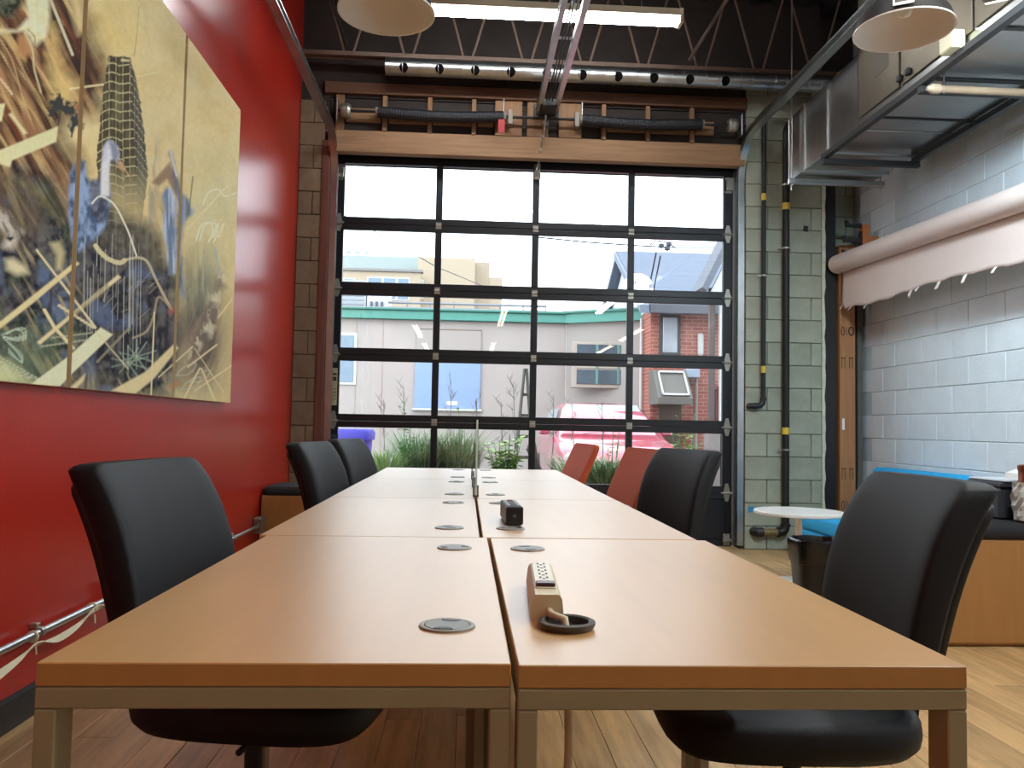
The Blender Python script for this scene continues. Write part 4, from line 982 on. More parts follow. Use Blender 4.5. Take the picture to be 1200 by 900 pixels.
# pale animal brow in the top corner
fill([(-60, 36), (0, 34), (20, 36), (34, 20), (30, 0), (34, -30), (56, -8), (59, 20), (54, 42), (43, 54), (38, 50), (28, 36), (10, 38), (-60, 48)], (222, 214, 176), 3, 1, (168, 164, 122), st_c(sN, .5, .8))
fill([(-60, -40), (34, -40), (26, 6), (14, 20), (0, 20), (-60, 18)], (48, 50, 40), 4, 1, (100, 104, 86), st_c(sF, .4, .7)); curve([(32, 34), (40, 42), (41, 50)], 1.2, (128, 122, 88)); fill([(22, 40), (30, 44), (38, 56), (30, 70), (18, 62)], (172, 128, 88), 3, .9)
curve([(28, 36), (38, 58), (40, 80), (48, 108)], 2.4, (196, 180, 142), .8); curve([(0, 46), (14, 70), (26, 112), (36, 140)], 1.4, (190, 164, 120), .7); curve([(0, 92), (8, 102), (14, 110)], 3, (206, 186, 150), .8)
line([(57, -6), (85, 64)], 3.4, (190, 182, 156))
# splat
rn = fbm(U/5, V/5, 33); fill([(58, 118), (66, 112), (76, 120), (88, 124), (92, 140), (96, 148), (84, 152), (78, 136), (70, 130), (60, 138)], (58, 60, 60), 2, 1, rough=9, rn=rn); line([(86, 138), (84, 160)], 2, (58, 60, 60)); line([(71, 132), (68, 147)], 1.6, (58, 60, 60))
# tower block
tw = [(127, 65), (153, 66.5), (159, 90), (165, 120), (170, 160), (174, 205), (168, 250), (160, 290), (128, 290), (116, 220), (112, 190), (116, 150), (120, 110)]
tal = np.clip(sdist(tw)+(rn-.5)*3, 0, 1)*np.clip(1.2-np.maximum(0, V-180)/80, 0, 1)
blend(tal*.95, (46, 44, 36), (92, 86, 64), st_c(sC, .45, .75))
xs_ = np.interp(V, [65, 130, 200, 290], [151, 155, 160, 160]); face = U > xs_
fl_ = np.where(face, V-(U-xs_)*1.5, V+np.where(U < xs_-14, 4*np.sin((U-118)/7), 0)-(xs_-U)*.10)
floor_l = (np.abs((fl_/10.8) % 1-.5) > .44); colm = (np.abs((U/np.where(face, 4.5, 8)) % 1-.5) > .44)
blend(tal*(floor_l*.85), (192, 182, 140)); blend(tal*(colm & ~floor_l)*.55, (176, 166, 126)); blend(tal*face*.35, (78, 82, 92)); fill([(142, 72), (152, 72), (152, 70), (142, 69)], (200, 190, 150), 1)
blend(np.clip(1-np.abs(U-178+(V-230)*.05)/10, 0, 1)*np.clip((V-150)/50, 0, 1)*np.clip((300-V)/60, 0, 1)*.5*st_c(sC, .4, .6), (86, 96, 120))
blend(np.clip(1-np.abs(U-190)/26, 0, 1)*np.clip((V-215)/50, 0, 1)*np.clip((330-V)/30, 0, 1)*.7*st_c(streak(72, 50, 5, 95), .35, .6), (112, 100, 62))
line([(82, 104), (121, 99)], 2.2, (216, 202, 158), .9); line([(160, 90), (188, 84)], 1.2, (220, 208, 166), .7); line([(160, 45), (157, 66)], .8, (96, 86, 62), .6); line([(163, 8), (160, 45)], .6, (96, 86, 62), .5)
# long necked bird in front of the tower
fill([(82, 204), (88, 190), (94, 186), (100, 190), (101, 206), (106, 212), (118, 210), (124, 200), (130, 232), (126, 262), (112, 280), (92, 296), (84, 280), (80, 244)], (70, 86, 112), 2.5, 1, (134, 154, 186), st_c(fbm(U/8, V/14, 99), .38, .62), 1)
fill([(104, 212), (120, 206), (128, 232), (122, 262), (108, 252), (104, 232)], (58, 58, 68), 3, .8, (102, 100, 108), st_c(sF, .4, .6), 3)
fill([(118, 212), (119, 192), (121, 172), (126, 164), (132, 165), (138, 172), (140, 182), (137, 190), (133, 186), (129, 188), (128, 205), (128, 230), (118, 230)], (206, 206, 214), 1.6, 1, (150, 148, 170), st_c(sN, .45, .75)); fill([(128, 165), (136, 168), (140, 180), (136, 193), (131, 184)], (92, 100, 128), 2, .8)
fill([(136, 188), (142, 190), (146, 202), (140, 198)], (176, 138, 106), 1); line([(140, 187), (151, 206)], 1, (196, 162, 124)); curve([(108, 238), (118, 230), (134, 240), (146, 262), (152, 276), (160, 300)], 2, (216, 212, 198), .9)
curve([(112, 288), (118, 296), (128, 304), (140, 308), (146, 305)], 5.5, (196, 186, 146), .9); curve([(146, 305), (160, 302), (172, 306), (182, 326), (192, 346), (201, 362)], 3, (190, 176, 142), .8); curve([(201, 362), (186, 348), (180, 370), (172, 388), (156, 396)], 2.6, (166, 150, 122), .7)
# second heron and dark wing near the seam
fill([(190, 226), (196, 219), (203, 222), (206, 236), (206, 262), (208, 290), (206, 320), (198, 322), (196, 296), (191, 268), (192, 244)], (176, 184, 198), 2, 1, (104, 120, 148), st_c(sC, .38, .62), 2)
fill([(178, 214), (190, 200), (199, 190), (206, 206), (212, 240), (204, 226), (196, 210), (186, 218)], (122, 92, 80), 2, .8); fill([(199, 178), (206, 200), (212, 222), (228, 246), (216, 260), (212, 300), (220, 350), (210, 345), (206, 262), (208, 236)], (84, 94, 118), 3, .9, (128, 142, 168), st_c(sC, .4, .6), 3)
line([(199, 175), (207, 206)], 2.4, (196, 196, 200), .8)
# lower right tangle
blend(np.clip(1.5-1.5*np.hypot((U-236)/44, (V-395)/90), 0, 1)*.92, (74, 64, 64), (128, 110, 96), st_c(streak(110, 50, 7, 41), .35, .65)); blend(np.clip(1-np.hypot((U-236)/34, (V-330)/60), 0, 1)*.8, (86, 100, 96), (150, 150, 118), st_c(sC, .4, .6)); blend(np.clip((U-252)/18, 0, 1)*np.clip((V-300)/60, 0, 1)*.6, (172, 150, 104))
fill([(254, 325), (257, 318), (262, 328), (264, 336), (258, 342), (256, 360), (250, 392), (238, 402), (228, 414), (222, 420), (226, 398), (234, 372), (246, 352)], (196, 184, 156), 4, .8, (104, 92, 84), st_c(fbm(U/6, V/12, 88), .4, .6), 5); line([(252, 290), (257, 322)], 2, (140, 158, 180), .8)
for k, (a_, b_, c_) in enumerate(((236, 250, (222, 214, 190)), (240, 256, (214, 206, 176)))):
    curve([(a_-6, 282), (a_, 264), (a_+12, 262), (b_, 278), (b_+6, 262), (b_-6, 284)], 1.4, c_, .8)
curve([(238, 240), (244, 226), (256, 222), (264, 230), (276, 226)], 2, (214, 208, 182), .7); line([(220, 268), (268, 216)], 2.6, (206, 192, 150), .9)
line([(226, 207), (222, 244)], 1.6, (96, 88, 66), .7)
for a_, b_, w_ in (((220, 430), (254, 404), 2), ((186, 442), (226, 406), 1.6), ((228, 458), (272, 428), 1.6), ((256, 372), (272, 350), 1.4), ((228, 408), (262, 460), 1), ((214, 470), (234, 432), 2.2), ((236, 432), (252, 470), 2.2)): line([a_, b_], w_, (206, 190, 148), .85)
for c_ in ((212, 456), (222, 448), (206, 440)): curve([c_, (c_[0]+10, c_[1]-10), (c_[0]+24, c_[1]-14), (c_[0]+16, c_[1]-2), c_], 1.2, (182, 180, 166), .6)
fill([(196, 455), (205, 446), (210, 450), (200, 456)], (186, 110, 84), 2, .8); fill([(196, 366), (201, 358), (206, 364), (200, 370)], (170, 100, 84), 2, .6)
# greens at the bottom
blend(np.clip(1-np.hypot((U-20)/60, (V-430)/44), 0, 1)*.95, (160, 164, 128), (96, 108, 88), st_c(sB, .45, .65)); blend(np.clip(1-np.hypot((U-50)/70, (V-395)/36), 0, 1)*.7, (62, 74, 62), (104, 116, 96), st_c(sF, .4, .6)); fill([(-190, 420), (10, 424), (36, 448), (-190, 470)], (196, 196, 150), 8, .8)
for k in range(4): curve([(2+k*2, 392), (12+k*3, 388-k), (28, 384+k*3), (30, 392+k*2), (14, 396+k), (4, 394)], 1.3, (178, 190, 168), .7)
for k in range(4): curve([(4, 396), (14+k*2, 404+k*3), (26, 416+k*3), (24, 424), (10, 408+k*2)], 1.2, (170, 186, 166), .6)
for k in range(3): curve([(-30, 400+k*6), (20, 430+k*4), (50, 446)], 1.2, (190, 196, 166), .6)
for (x_, y_) in ((160, 418), (150, 425)):
    for a_ in (-60, -20, 20, 60, 90): line([(x_, y_), (x_+24*math.cos(R(a_)), y_-20*math.sin(R(a_)))], 1.8, (150, 168, 148), .5); line([(x_, y_), (x_-20*math.cos(R(a_)), y_+14*math.sin(R(a_)))], 1.8, (150, 168, 148), .4)
blend(np.clip(1-np.hypot((U-100)/40, (V-450)/26), 0, 1)*.8, (150, 138, 106), (92, 84, 64), st_c(sC, .4, .6))
# cream slabs and sticks
CRM = (216, 202, 158)
fill([(-80, 205), (0, 176), (68, 148), (66, 166), (14, 188), (12, 196), (0, 192), (-80, 222)], CRM, 1); fill([(-40, 128), (6, 121), (2, 142), (-40, 146)], CRM, 1); fill([(10, 134), (14, 132), (32, 156), (28, 158)], CRM, 1.4, .9)
fill([(-60, 424), (0, 377), (89, 306), (93, 309), (40, 354), (0, 385), (-60, 432)], (214, 194, 146), 1); fill([(43, 401), (138, 322), (142, 325), (96, 362), (47, 404)], (206, 190, 150), 1); fill([(86, 366), (126, 331), (128, 336), (90, 370)], (128, 118, 92), 2, .7)
fill([(35, 451), (80, 418), (118, 384), (132, 392), (82, 440), (70, 453)], (222, 212, 172), 1)
line([(43, 293), (112, 384)], 2.6, (206, 190, 150)); line([(52, 363), (64, 384), (86, 408)], 4, (208, 192, 150)); line([(69, 358), (110, 384)], 3, (198, 184, 146)); line([(112, 388), (150, 432)], 1.6, (196, 184, 150), .8); line([(60, 396), (108, 390)], 1.6, (180, 176, 146), .7); line([(48, 406), (104, 398)], 2.2, (176, 176, 148), .6)
fill([(130, 458), (170, 436), (205, 402), (209, 408), (180, 444), (158, 462)], (204, 188, 144), 1.2); line([(181, 366), (177, 463)], 1.8, (208, 196, 156), .9); line([(114, 424), (150, 386)], 3, (140, 132, 106), .7); fill([(80, 456), (100, 438), (98, 446), (88, 458)], (200, 186, 146), 1.5)
rs = random.Random(21)
for k in range(26):
    x_ = rs.uniform(98, 168); y_ = rs.uniform(262, 330); line([(x_, y_), (x_-1, y_+rs.uniform(30, 110))], rs.uniform(.5, 1.1), (192, 190, 176), rs.uniform(.3, .7), .6)
for k in range(14):
    x_ = rs.uniform(120, 180); y_ = rs.uniform(330, 380); line([(x_, y_), (x_+rs.uniform(4, 16), y_-rs.uniform(4, 14))], .9, (160, 158, 150), .5, .6)
IMG = np.clip(IMG*1.5-.022, .006, .9)
IMG *= (.93+.14*fbm(U/3, V/3, 5))[..., None]
M_paint = vcol_mat('painted_canvas', .7); M_paint.node_tree.nodes['Principled BSDF'].inputs['Specular IOR Level'].default_value = .15; M_side = mat('canvas_edge', (222, 204, 158), .7, var=.1)
def canvas(y0, y1, label):
    i0, i1 = np.searchsorted(GY, y0-1e-6), np.searchsorted(GY, y1-1e-6); ny = i1-i0; nz = len(GZ)
    yy = YY[:, i0:i1].ravel(); zz_ = ZZ[:, i0:i1].ravel(); col_ = np.ones((ny*nz, 4)); col_[:, :3] = np.clip(IMG[:, i0:i1].reshape(-1, 3), 0, 1)
    t = thing('painted_panel', label, 'painting', (PXF, GY[i0], GZ[0]), 0, 'painted canvas panels of the mural')
    me = bpy.data.meshes.new('painted_face'); vs_ = np.stack([np.zeros(ny*nz), yy-GY[i0], zz_-GZ[0]], 1)
    idx = np.arange(ny*nz).reshape(nz, ny); q_ = np.stack([idx[:-1, :-1], idx[:-1, 1:], idx[1:, 1:], idx[1:, :-1]], -1).reshape(-1, 4)
    me.vertices.add(ny*nz); me.vertices.foreach_set('co', vs_.ravel()); nf = len(q_)
    me.loops.add(nf*4); me.loops.foreach_set('vertex_index', q_.ravel()); me.polygons.add(nf); me.polygons.foreach_set('loop_start', np.arange(0, nf*4, 4))
    ca = me.color_attributes.new('paint', 'FLOAT_COLOR', 'POINT'); ca.data.foreach_set('color', col_.ravel())
    me.materials.append(M_paint); me.update(calc_edges=True); me.validate(); link('painted_face', me, t)
    w_, h_ = yy.max()-yy.min(), GZ[-1]-GZ[0]
    MB().cbox((-.040, .0, .0), (-.0005, w_, h_), .001).build('stretcher', M_side, t)
canvas(PY[4], PY[5], 'cream painted panel with tangled grasses next to bare red wall')
canvas(PY[2], PY[3], 'middle painted panel with grey tower block and long necked bird')
canvas(PY[0]+.3, PY[1], 'painted panel with brown streaks and a furry eye')

# ================================================================ outside
GZ0 = -.06; EXT[0] = .66     # outdoor base colours darkened to offset the strengthened sky
M_asph = mat('grey_asphalt', (128, 126, 124), .9, var=.1, vs=3, bump=.2, bs=60)
gr = MB().box((-40, YD+.26, GZ0-.2), (45, 90, GZ0)).build('ground', M_asph); struct(gr, 'pale grey asphalt lot outside the door', 'ground')
M_beige = mat('beige_render', (200, 188, 182), .9, var=.04, vs=1.5)
M_green = mat('green_metal_cornice', (92, 166, 150), .5, var=.06)
M_winf = mat('white_window_frame', (226, 228, 226), .5); M_bglass = mat('window_glass_blue', (120, 146, 170), .08, spec=.8, var=.1); M_dglass = mat('window_glass_dark', (92, 104, 116), .08, spec=.8, var=.15)
def B(parent, name, m, a, b, c=.01): return MB().cbox(a, b, c).build(name, m, parent)
# long beige shed with green cornice
Yb = 18.0
t = thing('beige_building', 'single storey beige building with green metal cornice', 'building', (0, Yb, GZ0))
zc0 = onY(520, 376, Yb)[2]-GZ0; zc1 = onY(520, 366, Yb)[2]-GZ0; xk = onY(663, 420, Yb)[0]
B(t, 'wall', M_beige, (-9, 0, 0), (xk, 6, zc0))
cor = B(t, 'cornice', M_green, (-9.1, -.14, zc0), (xk+.05, .1, zc1)); B(cor, 'cornice_cap', mat('green_cap', (70, 138, 124), .5), (-9.12, -.2, zc1), (xk+.06, .1, zc1+.05))
B(t, 'roof', mat('grey_roof', (150, 146, 150), .9), (-9, .1, zc0), (xk, 6, zc1+.02)); B(t, 'roof_kerb', mat('mauve_flashing', (160, 152, 160), .7), (-9, .5, zc1), (xk, .7, zc1+.16))
# return wing that comes forward to the brick house
p0 = Vector((xk, 0)); p1v = onY(768, 420, 17.0); p1_ = Vector((p1v[0], -1.0)); L2 = (p1_-p0).length; an = math.atan2(p1_.y, p1_.x-p0.x)
Mw = Matrix.Translation((xk, 0, 0)) @ Matrix.Rotation(an, 4, 'Z')
MB().box((0, 0, 0), (L2, 4, zc0), Mw).build('wing_wall', mat('beige_render_wing', (192, 182, 176), .9, var=.04, vs=1.5), t)
c2 = MB().box((0, -.14, zc0), (L2+.1, .1, zc1+.02), Mw).build('wing_cornice', M_green, t); MB().box((0, -.2, zc1+.02), (L2+.1, .1, zc1+.07), Mw).build('cornice_cap', _M['green_cap'], c2)
MB().box((0, .1, zc0), (L2, 4, zc1), Mw).build('wing_roof', _M['grey_roof'], t)
def winY(par, px, m, Yp_=Yb, dy=0., name='window', fr=.05, bars=()):
    x0, x1, z0_, z1 = XZ(Yp_, *px); lx = 0 if par is None else par.location.x; ly = 0 if par is None else par.location.y; lz = 0 if par is None else par.location.z
    y_ = Yp_-ly; w_ = MB().cbox((x0-lx, y_-.03+dy, z0_-lz), (x1-lx, y_+.02+dy, z1-lz), .006).build(name, M_winf, par)
    e = [x0]+[onY(b_, 400, Yp_)[0] for b_ in bars]+[x1]
    for a_, b_ in zip(e, e[1:]): MB().cbox((a_-lx+fr, y_-.04+dy, z0_-lz+fr), (b_-lx-fr, y_-.02+dy, z1-lz-fr), .004).build('pane', m, w_)
    return w_
winY(t, (396, 390, 418, 451), M_bglass, fr=.06)
x0, x1, z0_, z1 = XZ(Yb, 488, 387, 564, 424)
B(t, 'boarded_bay', mat('bay_panel', (190, 178, 172), .9), (x0, -.05, z0_-GZ0), (x1, .02, z1-GZ0), .01)
B(t, 'bay_lintel', mat('bay_line', (176, 160, 150), .9), (x0, -.06, z1-GZ0), (x1, .02, z1-GZ0+.03), .01)
x0, x1, z0_, z1 = XZ(Yb, 486, 424, 563, 479); bpn = B(t, 'blue_panel', mat('blue_board', (156, 182, 226), .6, var=.03), (x0, -.06, z0_-GZ0), (x1, .02, z1-GZ0), .01)
B(bpn, 'sill', M_winf, (x0-.04, -.09, z0_-GZ0-.05), (x1+.04, .0, z0_-GZ0), .01); xx = onY(529, 473, Yb)[0]; B(bpn, 'notice', M_white, (xx-.1, -.07, z0_-GZ0+.08), (xx+.13, -.058, z0_-GZ0+.16), .002)
for px in (417, 448): xx = onY(px, 430, Yb)[0]; B(t, 'control_joint', mat('joint_line', (186, 170, 160), .9), (xx-.012, -.006, 0), (xx+.012, .005, zc0), .002)
# window in the wing
Ywg = 17.55
x0, x1, z0_, z1 = XZ(Ywg, 673, 405, 748, 451); ly = Ywg-Yb
ww = MB().cbox((x0-.06, ly-.16, z0_-GZ0-.08), (x1+.06, ly+.1, z1-GZ0+.05), .01).build('window', mat('tan_surround', (206, 192, 180), .8), t)
for k in range(3):
    a_ = x0+(x1-x0)*k/3; b_ = x0+(x1-x0)*(k+1)/3
    for (za, zb_, m_) in ((z0_, z0_+(z1-z0_)*.36, M_dglass), (z0_+(z1-z0_)*.40, z0_+(z1-z0_)*.66, mat('pale_blind', (214, 206, 190), .7)), (z0_+(z1-z0_)*.70, z1, M_dglass)):
        MB().cbox((a_+.03, ly-.18, za-GZ0), (b_-.03, ly-.15, zb_-GZ0), .004).build('pane', m_, ww)
for k in (1, 2): a_ = x0+(x1-x0)*k/3; MB().cbox((a_-.03, ly-.19, z0_-GZ0), (a_+.03, ly-.15, z1-GZ0), .004).build('mullion', mat('green_mullion', (120, 168, 160), .5), ww)
for px, r_ in ((750, .03), (757, .045)): xx = onY(px, 430, 16.9)[0]; MB().tube([(xx, -1.2, 0), (xx, -1.2, zc0)], r_, 8).build('downpipe', M_winf, t)
# roof plant
u_ = thing('rooftop_unit', 'pale louvred air unit on the beige building roof', 'air unit', (onY(424, 355, 19)[0], 19.2, zc1+GZ0+.17))
B(u_, 'cabinet', mat('unit_grey', (188, 194, 202), .6), (-.5, -.4, 0), (.12, .5, .62)); B(u_, 'hood', mat('unit_white', (212, 218, 228), .5), (.14, -.4, 0), (.62, .5, .5))
for k in range(5): B(u_, 'louvre', mat('louvre_grey', (168, 174, 182), .6), (-.46, -.42, .06+.1*k), (.08, -.40, .12+.1*k), .004)
for x_ in (.22, .34, .46): B(u_, 'bracket', mat('bracket_dark', (96, 100, 110), .6), (x_, -.46, 0), (x_+.05, -.40, .14), .004)
rr_ = thing('roof_rail', 'low grey pipe rail on the beige building roof', 'rail', (0, 18.9, zc1+GZ0+.02))
x0 = onY(450, 355, 18.9)[0]; x1 = onY(640, 355, 18.9)[0]
for z_ in (.18, .30): MB().tube([(x0, 0, z_), (x1, 0, z_)], .03, 6).build('rail_pipe', mat('rail_grey', (150, 152, 160), .6), rr_)
for k in range(8): x_ = x0+(x1-x0)*k/7; MB().tube([(x_, 0, 0), (x_, 0, .34)], .02, 6).build('rail_post', mat('rail_grey', (150, 152, 160)), rr_)
# far tan building
Yf = 36.0
t = thing('tan_building', 'large tan building with ribbon windows beyond the low roof', 'building', (0, Yf, GZ0))
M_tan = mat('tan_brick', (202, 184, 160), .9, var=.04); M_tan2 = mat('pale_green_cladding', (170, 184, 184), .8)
x0, x1, z0_, z1 = XZ(Yf, 380, 318, 492, 420); B(t, 'front_wall', M_tan, (-12, 0, 0), (x1, 8, z1-GZ0))
xs0, xs1, _, zs = XZ(Yf+3, 380, 300, 503, 330); B(t, 'upper_cladding', M_tan2, (-12, 3, z1-GZ0), (xs1, 9, zs-GZ0)); B(t, 'parapet', mat('grey_coping', (150, 148, 146), .7), (-12.1, -.1, z1-GZ0), (x1+.1, .3, z1-GZ0+.12))
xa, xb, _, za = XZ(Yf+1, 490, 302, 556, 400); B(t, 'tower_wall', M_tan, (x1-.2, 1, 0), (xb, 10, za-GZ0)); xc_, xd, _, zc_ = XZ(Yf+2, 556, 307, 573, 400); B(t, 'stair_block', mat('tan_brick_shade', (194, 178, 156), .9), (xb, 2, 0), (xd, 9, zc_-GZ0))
xe, xf_, _, ze = XZ(Yf+2, 573, 325, 588, 400); B(t, 'low_block', M_tan, (xd, 2, 0), (xf_, 9, ze-GZ0))
for px in ((402, 326, 416, 352), (430, 325, 480, 352)): winY(t, px, M_bglass, Yf, fr=.05, bars=tuple(px[0]+(px[2]-px[0])*k/3 for k in (1, 2)) if px[2]-px[0] > 20 else ())
winY(t, (493, 328, 496, 350), M_dglass, Yf, fr=.03)
for px in (408, 419, 430):
    q = onY(px, 302, Yf+4); MB().tube([(q[0], 4, zs-GZ0), (q[0], 4, zs-GZ0+.36*1.0)], .09, 8).tube([(q[0], 4, zs-GZ0+.34), (q[0], 4, zs-GZ0+.40)], .16, 8).build('vent_stack', mat('vent_white', (206, 222, 236), .5), t)
q = onY(460, 300, Yf+4); B(t, 'roof_box', mat('blue_grey_box', (160, 190, 222), .6), (q[0]-.15, 4, zs-GZ0), (q[0]+.18, 4.4, zs-GZ0+.12))
# brick house with slate roof
Yh = 16.2
h = thing('brick_house', 'red brick house with grey slate gable roof', 'house', (0, Yh, GZ0))
M_brk = brick_mat('red_brick', (176, 92, 78), (198, 116, 100), (206, 176, 160), .23, .075)
xl = onY(762, 430, Yh)[0]; zev = onY(790, 364, Yh)[2]-GZ0
B(h, 'wall', M_brk, (xl, 0, 0), (xl+7, 6, zev))
qa = onY(727, 301, Yh+2.6); qe = onY(714, 345, Yh+.5)
zr = qa[2]-GZ0; gx = qa[0]; M_sl = mat('blue_grey_slate', (112, 122, 142), .8, var=.1, vs=6, stretch=(1, 6, 6))
MB().prism([(-.35, zev-.05), (2.6, zr), (5.6, zev-.05), (5.6, zev+.1), (2.6, zr+.14), (-.35, zev+.1)], 0, gx-.1, xl+7.3).build('roof', M_sl, h)
MB().prism([(-.2, zev), (2.6, zr-.05), (5.4, zev)], 0, gx+.12, gx+.3).build('gable_end', mat('white_siding', (232, 234, 236), .8), h)
MB().prism([(-.42, zev-.12), (2.6, zr-.02), (2.6, zr+.12), (-.42, zev+.04)], 0, gx-.16, gx+.02).build('barge_board', mat('grey_barge', (132, 142, 160), .7), h)
B(h, 'eaves_board', mat('dark_eaves', (104, 106, 116), .8), (xl-.1, -.45, zev-.12), (xl+7.2, -.35, zev+.06))
xg0, xg1, zg0, zg1 = XZ(Yh, 772, 369, 797, 417)
wn = B(h, 'window', mat('dark_frame', (74, 72, 76), .6), (xg0, -.06, zg0-GZ0), (xg1, .02, zg1-GZ0)); B(wn, 'pane', mat('pale_pane', (188, 196, 206), .08, spec=.8, var=.2, vs=2), (xg0+.07, -.07, zg0-GZ0+.06), (xg1-.07, -.05, zg1-GZ0-.06))
x0, x1, z0_, z1 = XZ(Yh-.6, 768, 433, 808, 474)
bh = MB().prism([(-.02, z0_-GZ0), (-.85, z0_-GZ0), (-.85, z0_-GZ0+.12), (-.35, z1-GZ0), (-.02, z1-GZ0)], 0, x0, x1).build('bulkhead', mat('grey_bulkhead', (126, 122, 116), .7), h)
sl = Vector((0, -.35+.85, z1-z0_-.12)); 
def onslope(u, v): return (x0+(x1-x0)*u, -.86+.5*v-.012, z0_-GZ0+.12+(z1-z0_-.12)*v)
for (ua, ub, va, vb) in ((.12, .92, .08, .14), (.12, .92, .9, .96), (.12, .17, .08, .96), (.87, .92, .08, .96)):
    a_, b_, c_, d_2 = onslope(ua, va), onslope(ub, va), onslope(ub, vb), onslope(ua, vb); off = Vector((0, -.03, .01))
    MB().rings([[a_, b_, c_, d_2], [tuple(Vector(p_)+off) for p_ in (a_, b_, c_, d_2)]]).build('bulkhead_frame', M_winf, bh)
x0, x1, z0_, z1 = XZ(Yh, 771, 474, 798, 520); B(h, 'door', mat('brown_door', (112, 92, 78), .7), (x0, -.05, 0), (x1, .02, z1-GZ0))
x0, x1, z0_, z1 = XZ(Yh, 801, 433, 817, 443); B(h, 'meter_box', mat('pale_blue_box', (186, 202, 224), .5), (x0, -.2, z0_-GZ0), (x1, 0, z1-GZ0))
xx = onY(815, 430, Yh)[0]; MB().tube([(xx, -.08, 0), (xx, -.08, z0_-GZ0)], .03, 8).build('service_pipe', mat('grey_pipe', (176, 172, 168), .6), h)
x0, x1, z0_, z1 = XZ(Yh, 817, 391, 823, 417); B(h, 'wall_lamp', M_winf, (x0, -.12, z0_-GZ0), (x1, 0, z1-GZ0), .03)
# neighbouring porch on the right
Yn = 12.4
n_ = thing('porch_house', 'white trimmed house with red porch railing', 'house', (0, Yn, GZ0))
xn = onY(843, 430, Yn)[0]; a0 = onY(847, 297, Yn); a1 = onY(826, 345, Yn)
B(n_, 'wall', mat('cream_siding', (216, 206, 200), .8), (xn+.5, .2, 0), (xn+5, .9, 4.0)); B(n_, 'corner_post', M_winf, (xn-.02, -.1, 0), (xn+.09, 0, a0[2]-GZ0-.35))
M_fas = mat('white_fascia', (220, 220, 216), .6)
MB().prism([(a1[0]-.02, a1[2]-GZ0-.05), (a1[0]+.12, a1[2]-GZ0-.1), (a0[0]+2.2, a0[2]-GZ0+4.0), (a0[0]+2.0, a0[2]-GZ0+4.0)], 1, -.3, -.24).build('fascia', M_fas, n_)
MB().prism([(a1[0]-.06, a1[2]-GZ0), (a0[0]+1.95, a0[2]-GZ0+4.0), (a0[0]+1.88, a0[2]-GZ0+4.1), (a1[0]-.14, a1[2]-GZ0+.05)], 1, -.35, .3).build('roof', mat('grey_shingle', (120, 124, 136), .8), n_)
xr_ = onY(833, 470, Yn)[0]; M_rr = mat('red_railing', (150, 70, 66), .6)
z_lo = onY(836, 496, Yn)[2]-GZ0; z_hi = onY(836, 455, Yn)[2]-GZ0
for z_ in (z_lo, z_hi): B(n_, 'rail', M_rr, (xr_, -.04, z_-.03), (xn, .02, z_+.03))
for k in range(4): x_ = xr_+(xn-xr_)*(k+.3)/4; B(n_, 'baluster', M_rr, (x_-.012, -.03, z_lo), (x_+.012, .01, z_hi), .004)
B(n_, 'deck', mat('grey_deck', (150, 140, 136), .8), (xr_-.05, -.1, 0), (xn+5, .2, z_lo-.05)); B(n_, 'porch_post', mat('dark_post', (92, 74, 72), .6), (xr_-.04, -.05, z_lo), (xr_+.05, .04, a1[2]-GZ0+.1))
# wires
def wire(pts, label):
    P = [Vector(p_) for p_ in pts]; o = []
    for i in range(len(P)-1):
        for j in range(8): u = j/8; p_ = P[i].lerp(P[i+1], u); o.append(p_)
    o.append(P[-1]); return tag(MB().tube(o, .014, 5).build('overhead_wire', mat('wire_grey', (70, 74, 88), .7)), label, 'wire')
wire([onY(385, 243, 24), onY(437, 270, 24), onY(510, 312, 24), onY(575, 339, 36.9)], 'sloping overhead wire above the tan building')
t = thing('service_cable', 'overhead service cable with a knot of connectors above the slate roof', 'wire')
MB().tube([onY(630, 278, 14.5), onY(690, 284, 14.5), onY(750, 288, 14.5), onY(790, 290, 14.5), onY(850, 290, 14.5)], .013, 6).build('cable', _M['wire_grey'], t)
for px, py in ((775, 288), (782, 291), (784, 286)): q = Vector(onY(px, py, 14.45)); MB().lathe([(.001, -.05), (.05, -.03), (.05, .03), (.001, .05)], 8, Matrix.Translation(q)).build('connector', _M['wire_grey'], t)
for (a_, b_) in (((769, 296), (760, 340)), ((774, 300), (766, 340))): MB().tube([onY(*a_, 14.5), onY(*b_, 15.6)], .014, 6).build('drop_wire', _M['wire_grey'], t)
curve_pts = [onY(762, 287, 14.5), onY(768, 282, 14.5), onY(778, 283, 14.5), onY(788, 288, 14.5), onY(792, 291, 14.5)]; MB().tube(curve_pts, .012, 5).build('loop', _M['wire_grey'], t)
# ---------------------------------------------------------------- parked car
cy0 = 11.6; ccx = onY(716, 500, 12.6)[0]
car = thing('parked_car', 'pinkish red car parked nose toward the glazed door', 'car', (ccx, cy0, GZ0))
M_car = mat('red_car_paint', (208, 92, 112), .2, coat=.8); M_cg = mat('car_glass', (176, 200, 212), .05, spec=.9); M_tyre = mat('tyre', (30, 30, 32), .8)
def sect(hw, z0_, z1, r=.10, n=6, bul=0.):
    o = []
    for sx, sz, a0_ in ((1, -1, -90), (1, 1, 0), (-1, 1, 90), (-1, -1, 180)):
        for k in range(n+1): a_ = R(a0_+90*k/n); o.append((sx*(hw-r)+r*math.cos(a_), (z1-r if sz > 0 else z0_+r)+r*math.sin(a_)))
    return o
st = [(0, .66, .30, .62), (.06, .78, .24, .70), (.25, .86, .2, .80), (.6, .89, .18, .88), (1.15, .90, .18, .96), (1.6, .90, .18, .98), (3.0, .90, .18, .98), (3.9, .88, .2, .97), (4.25, .82, .28, .90), (4.32, .7, .36, .8)]
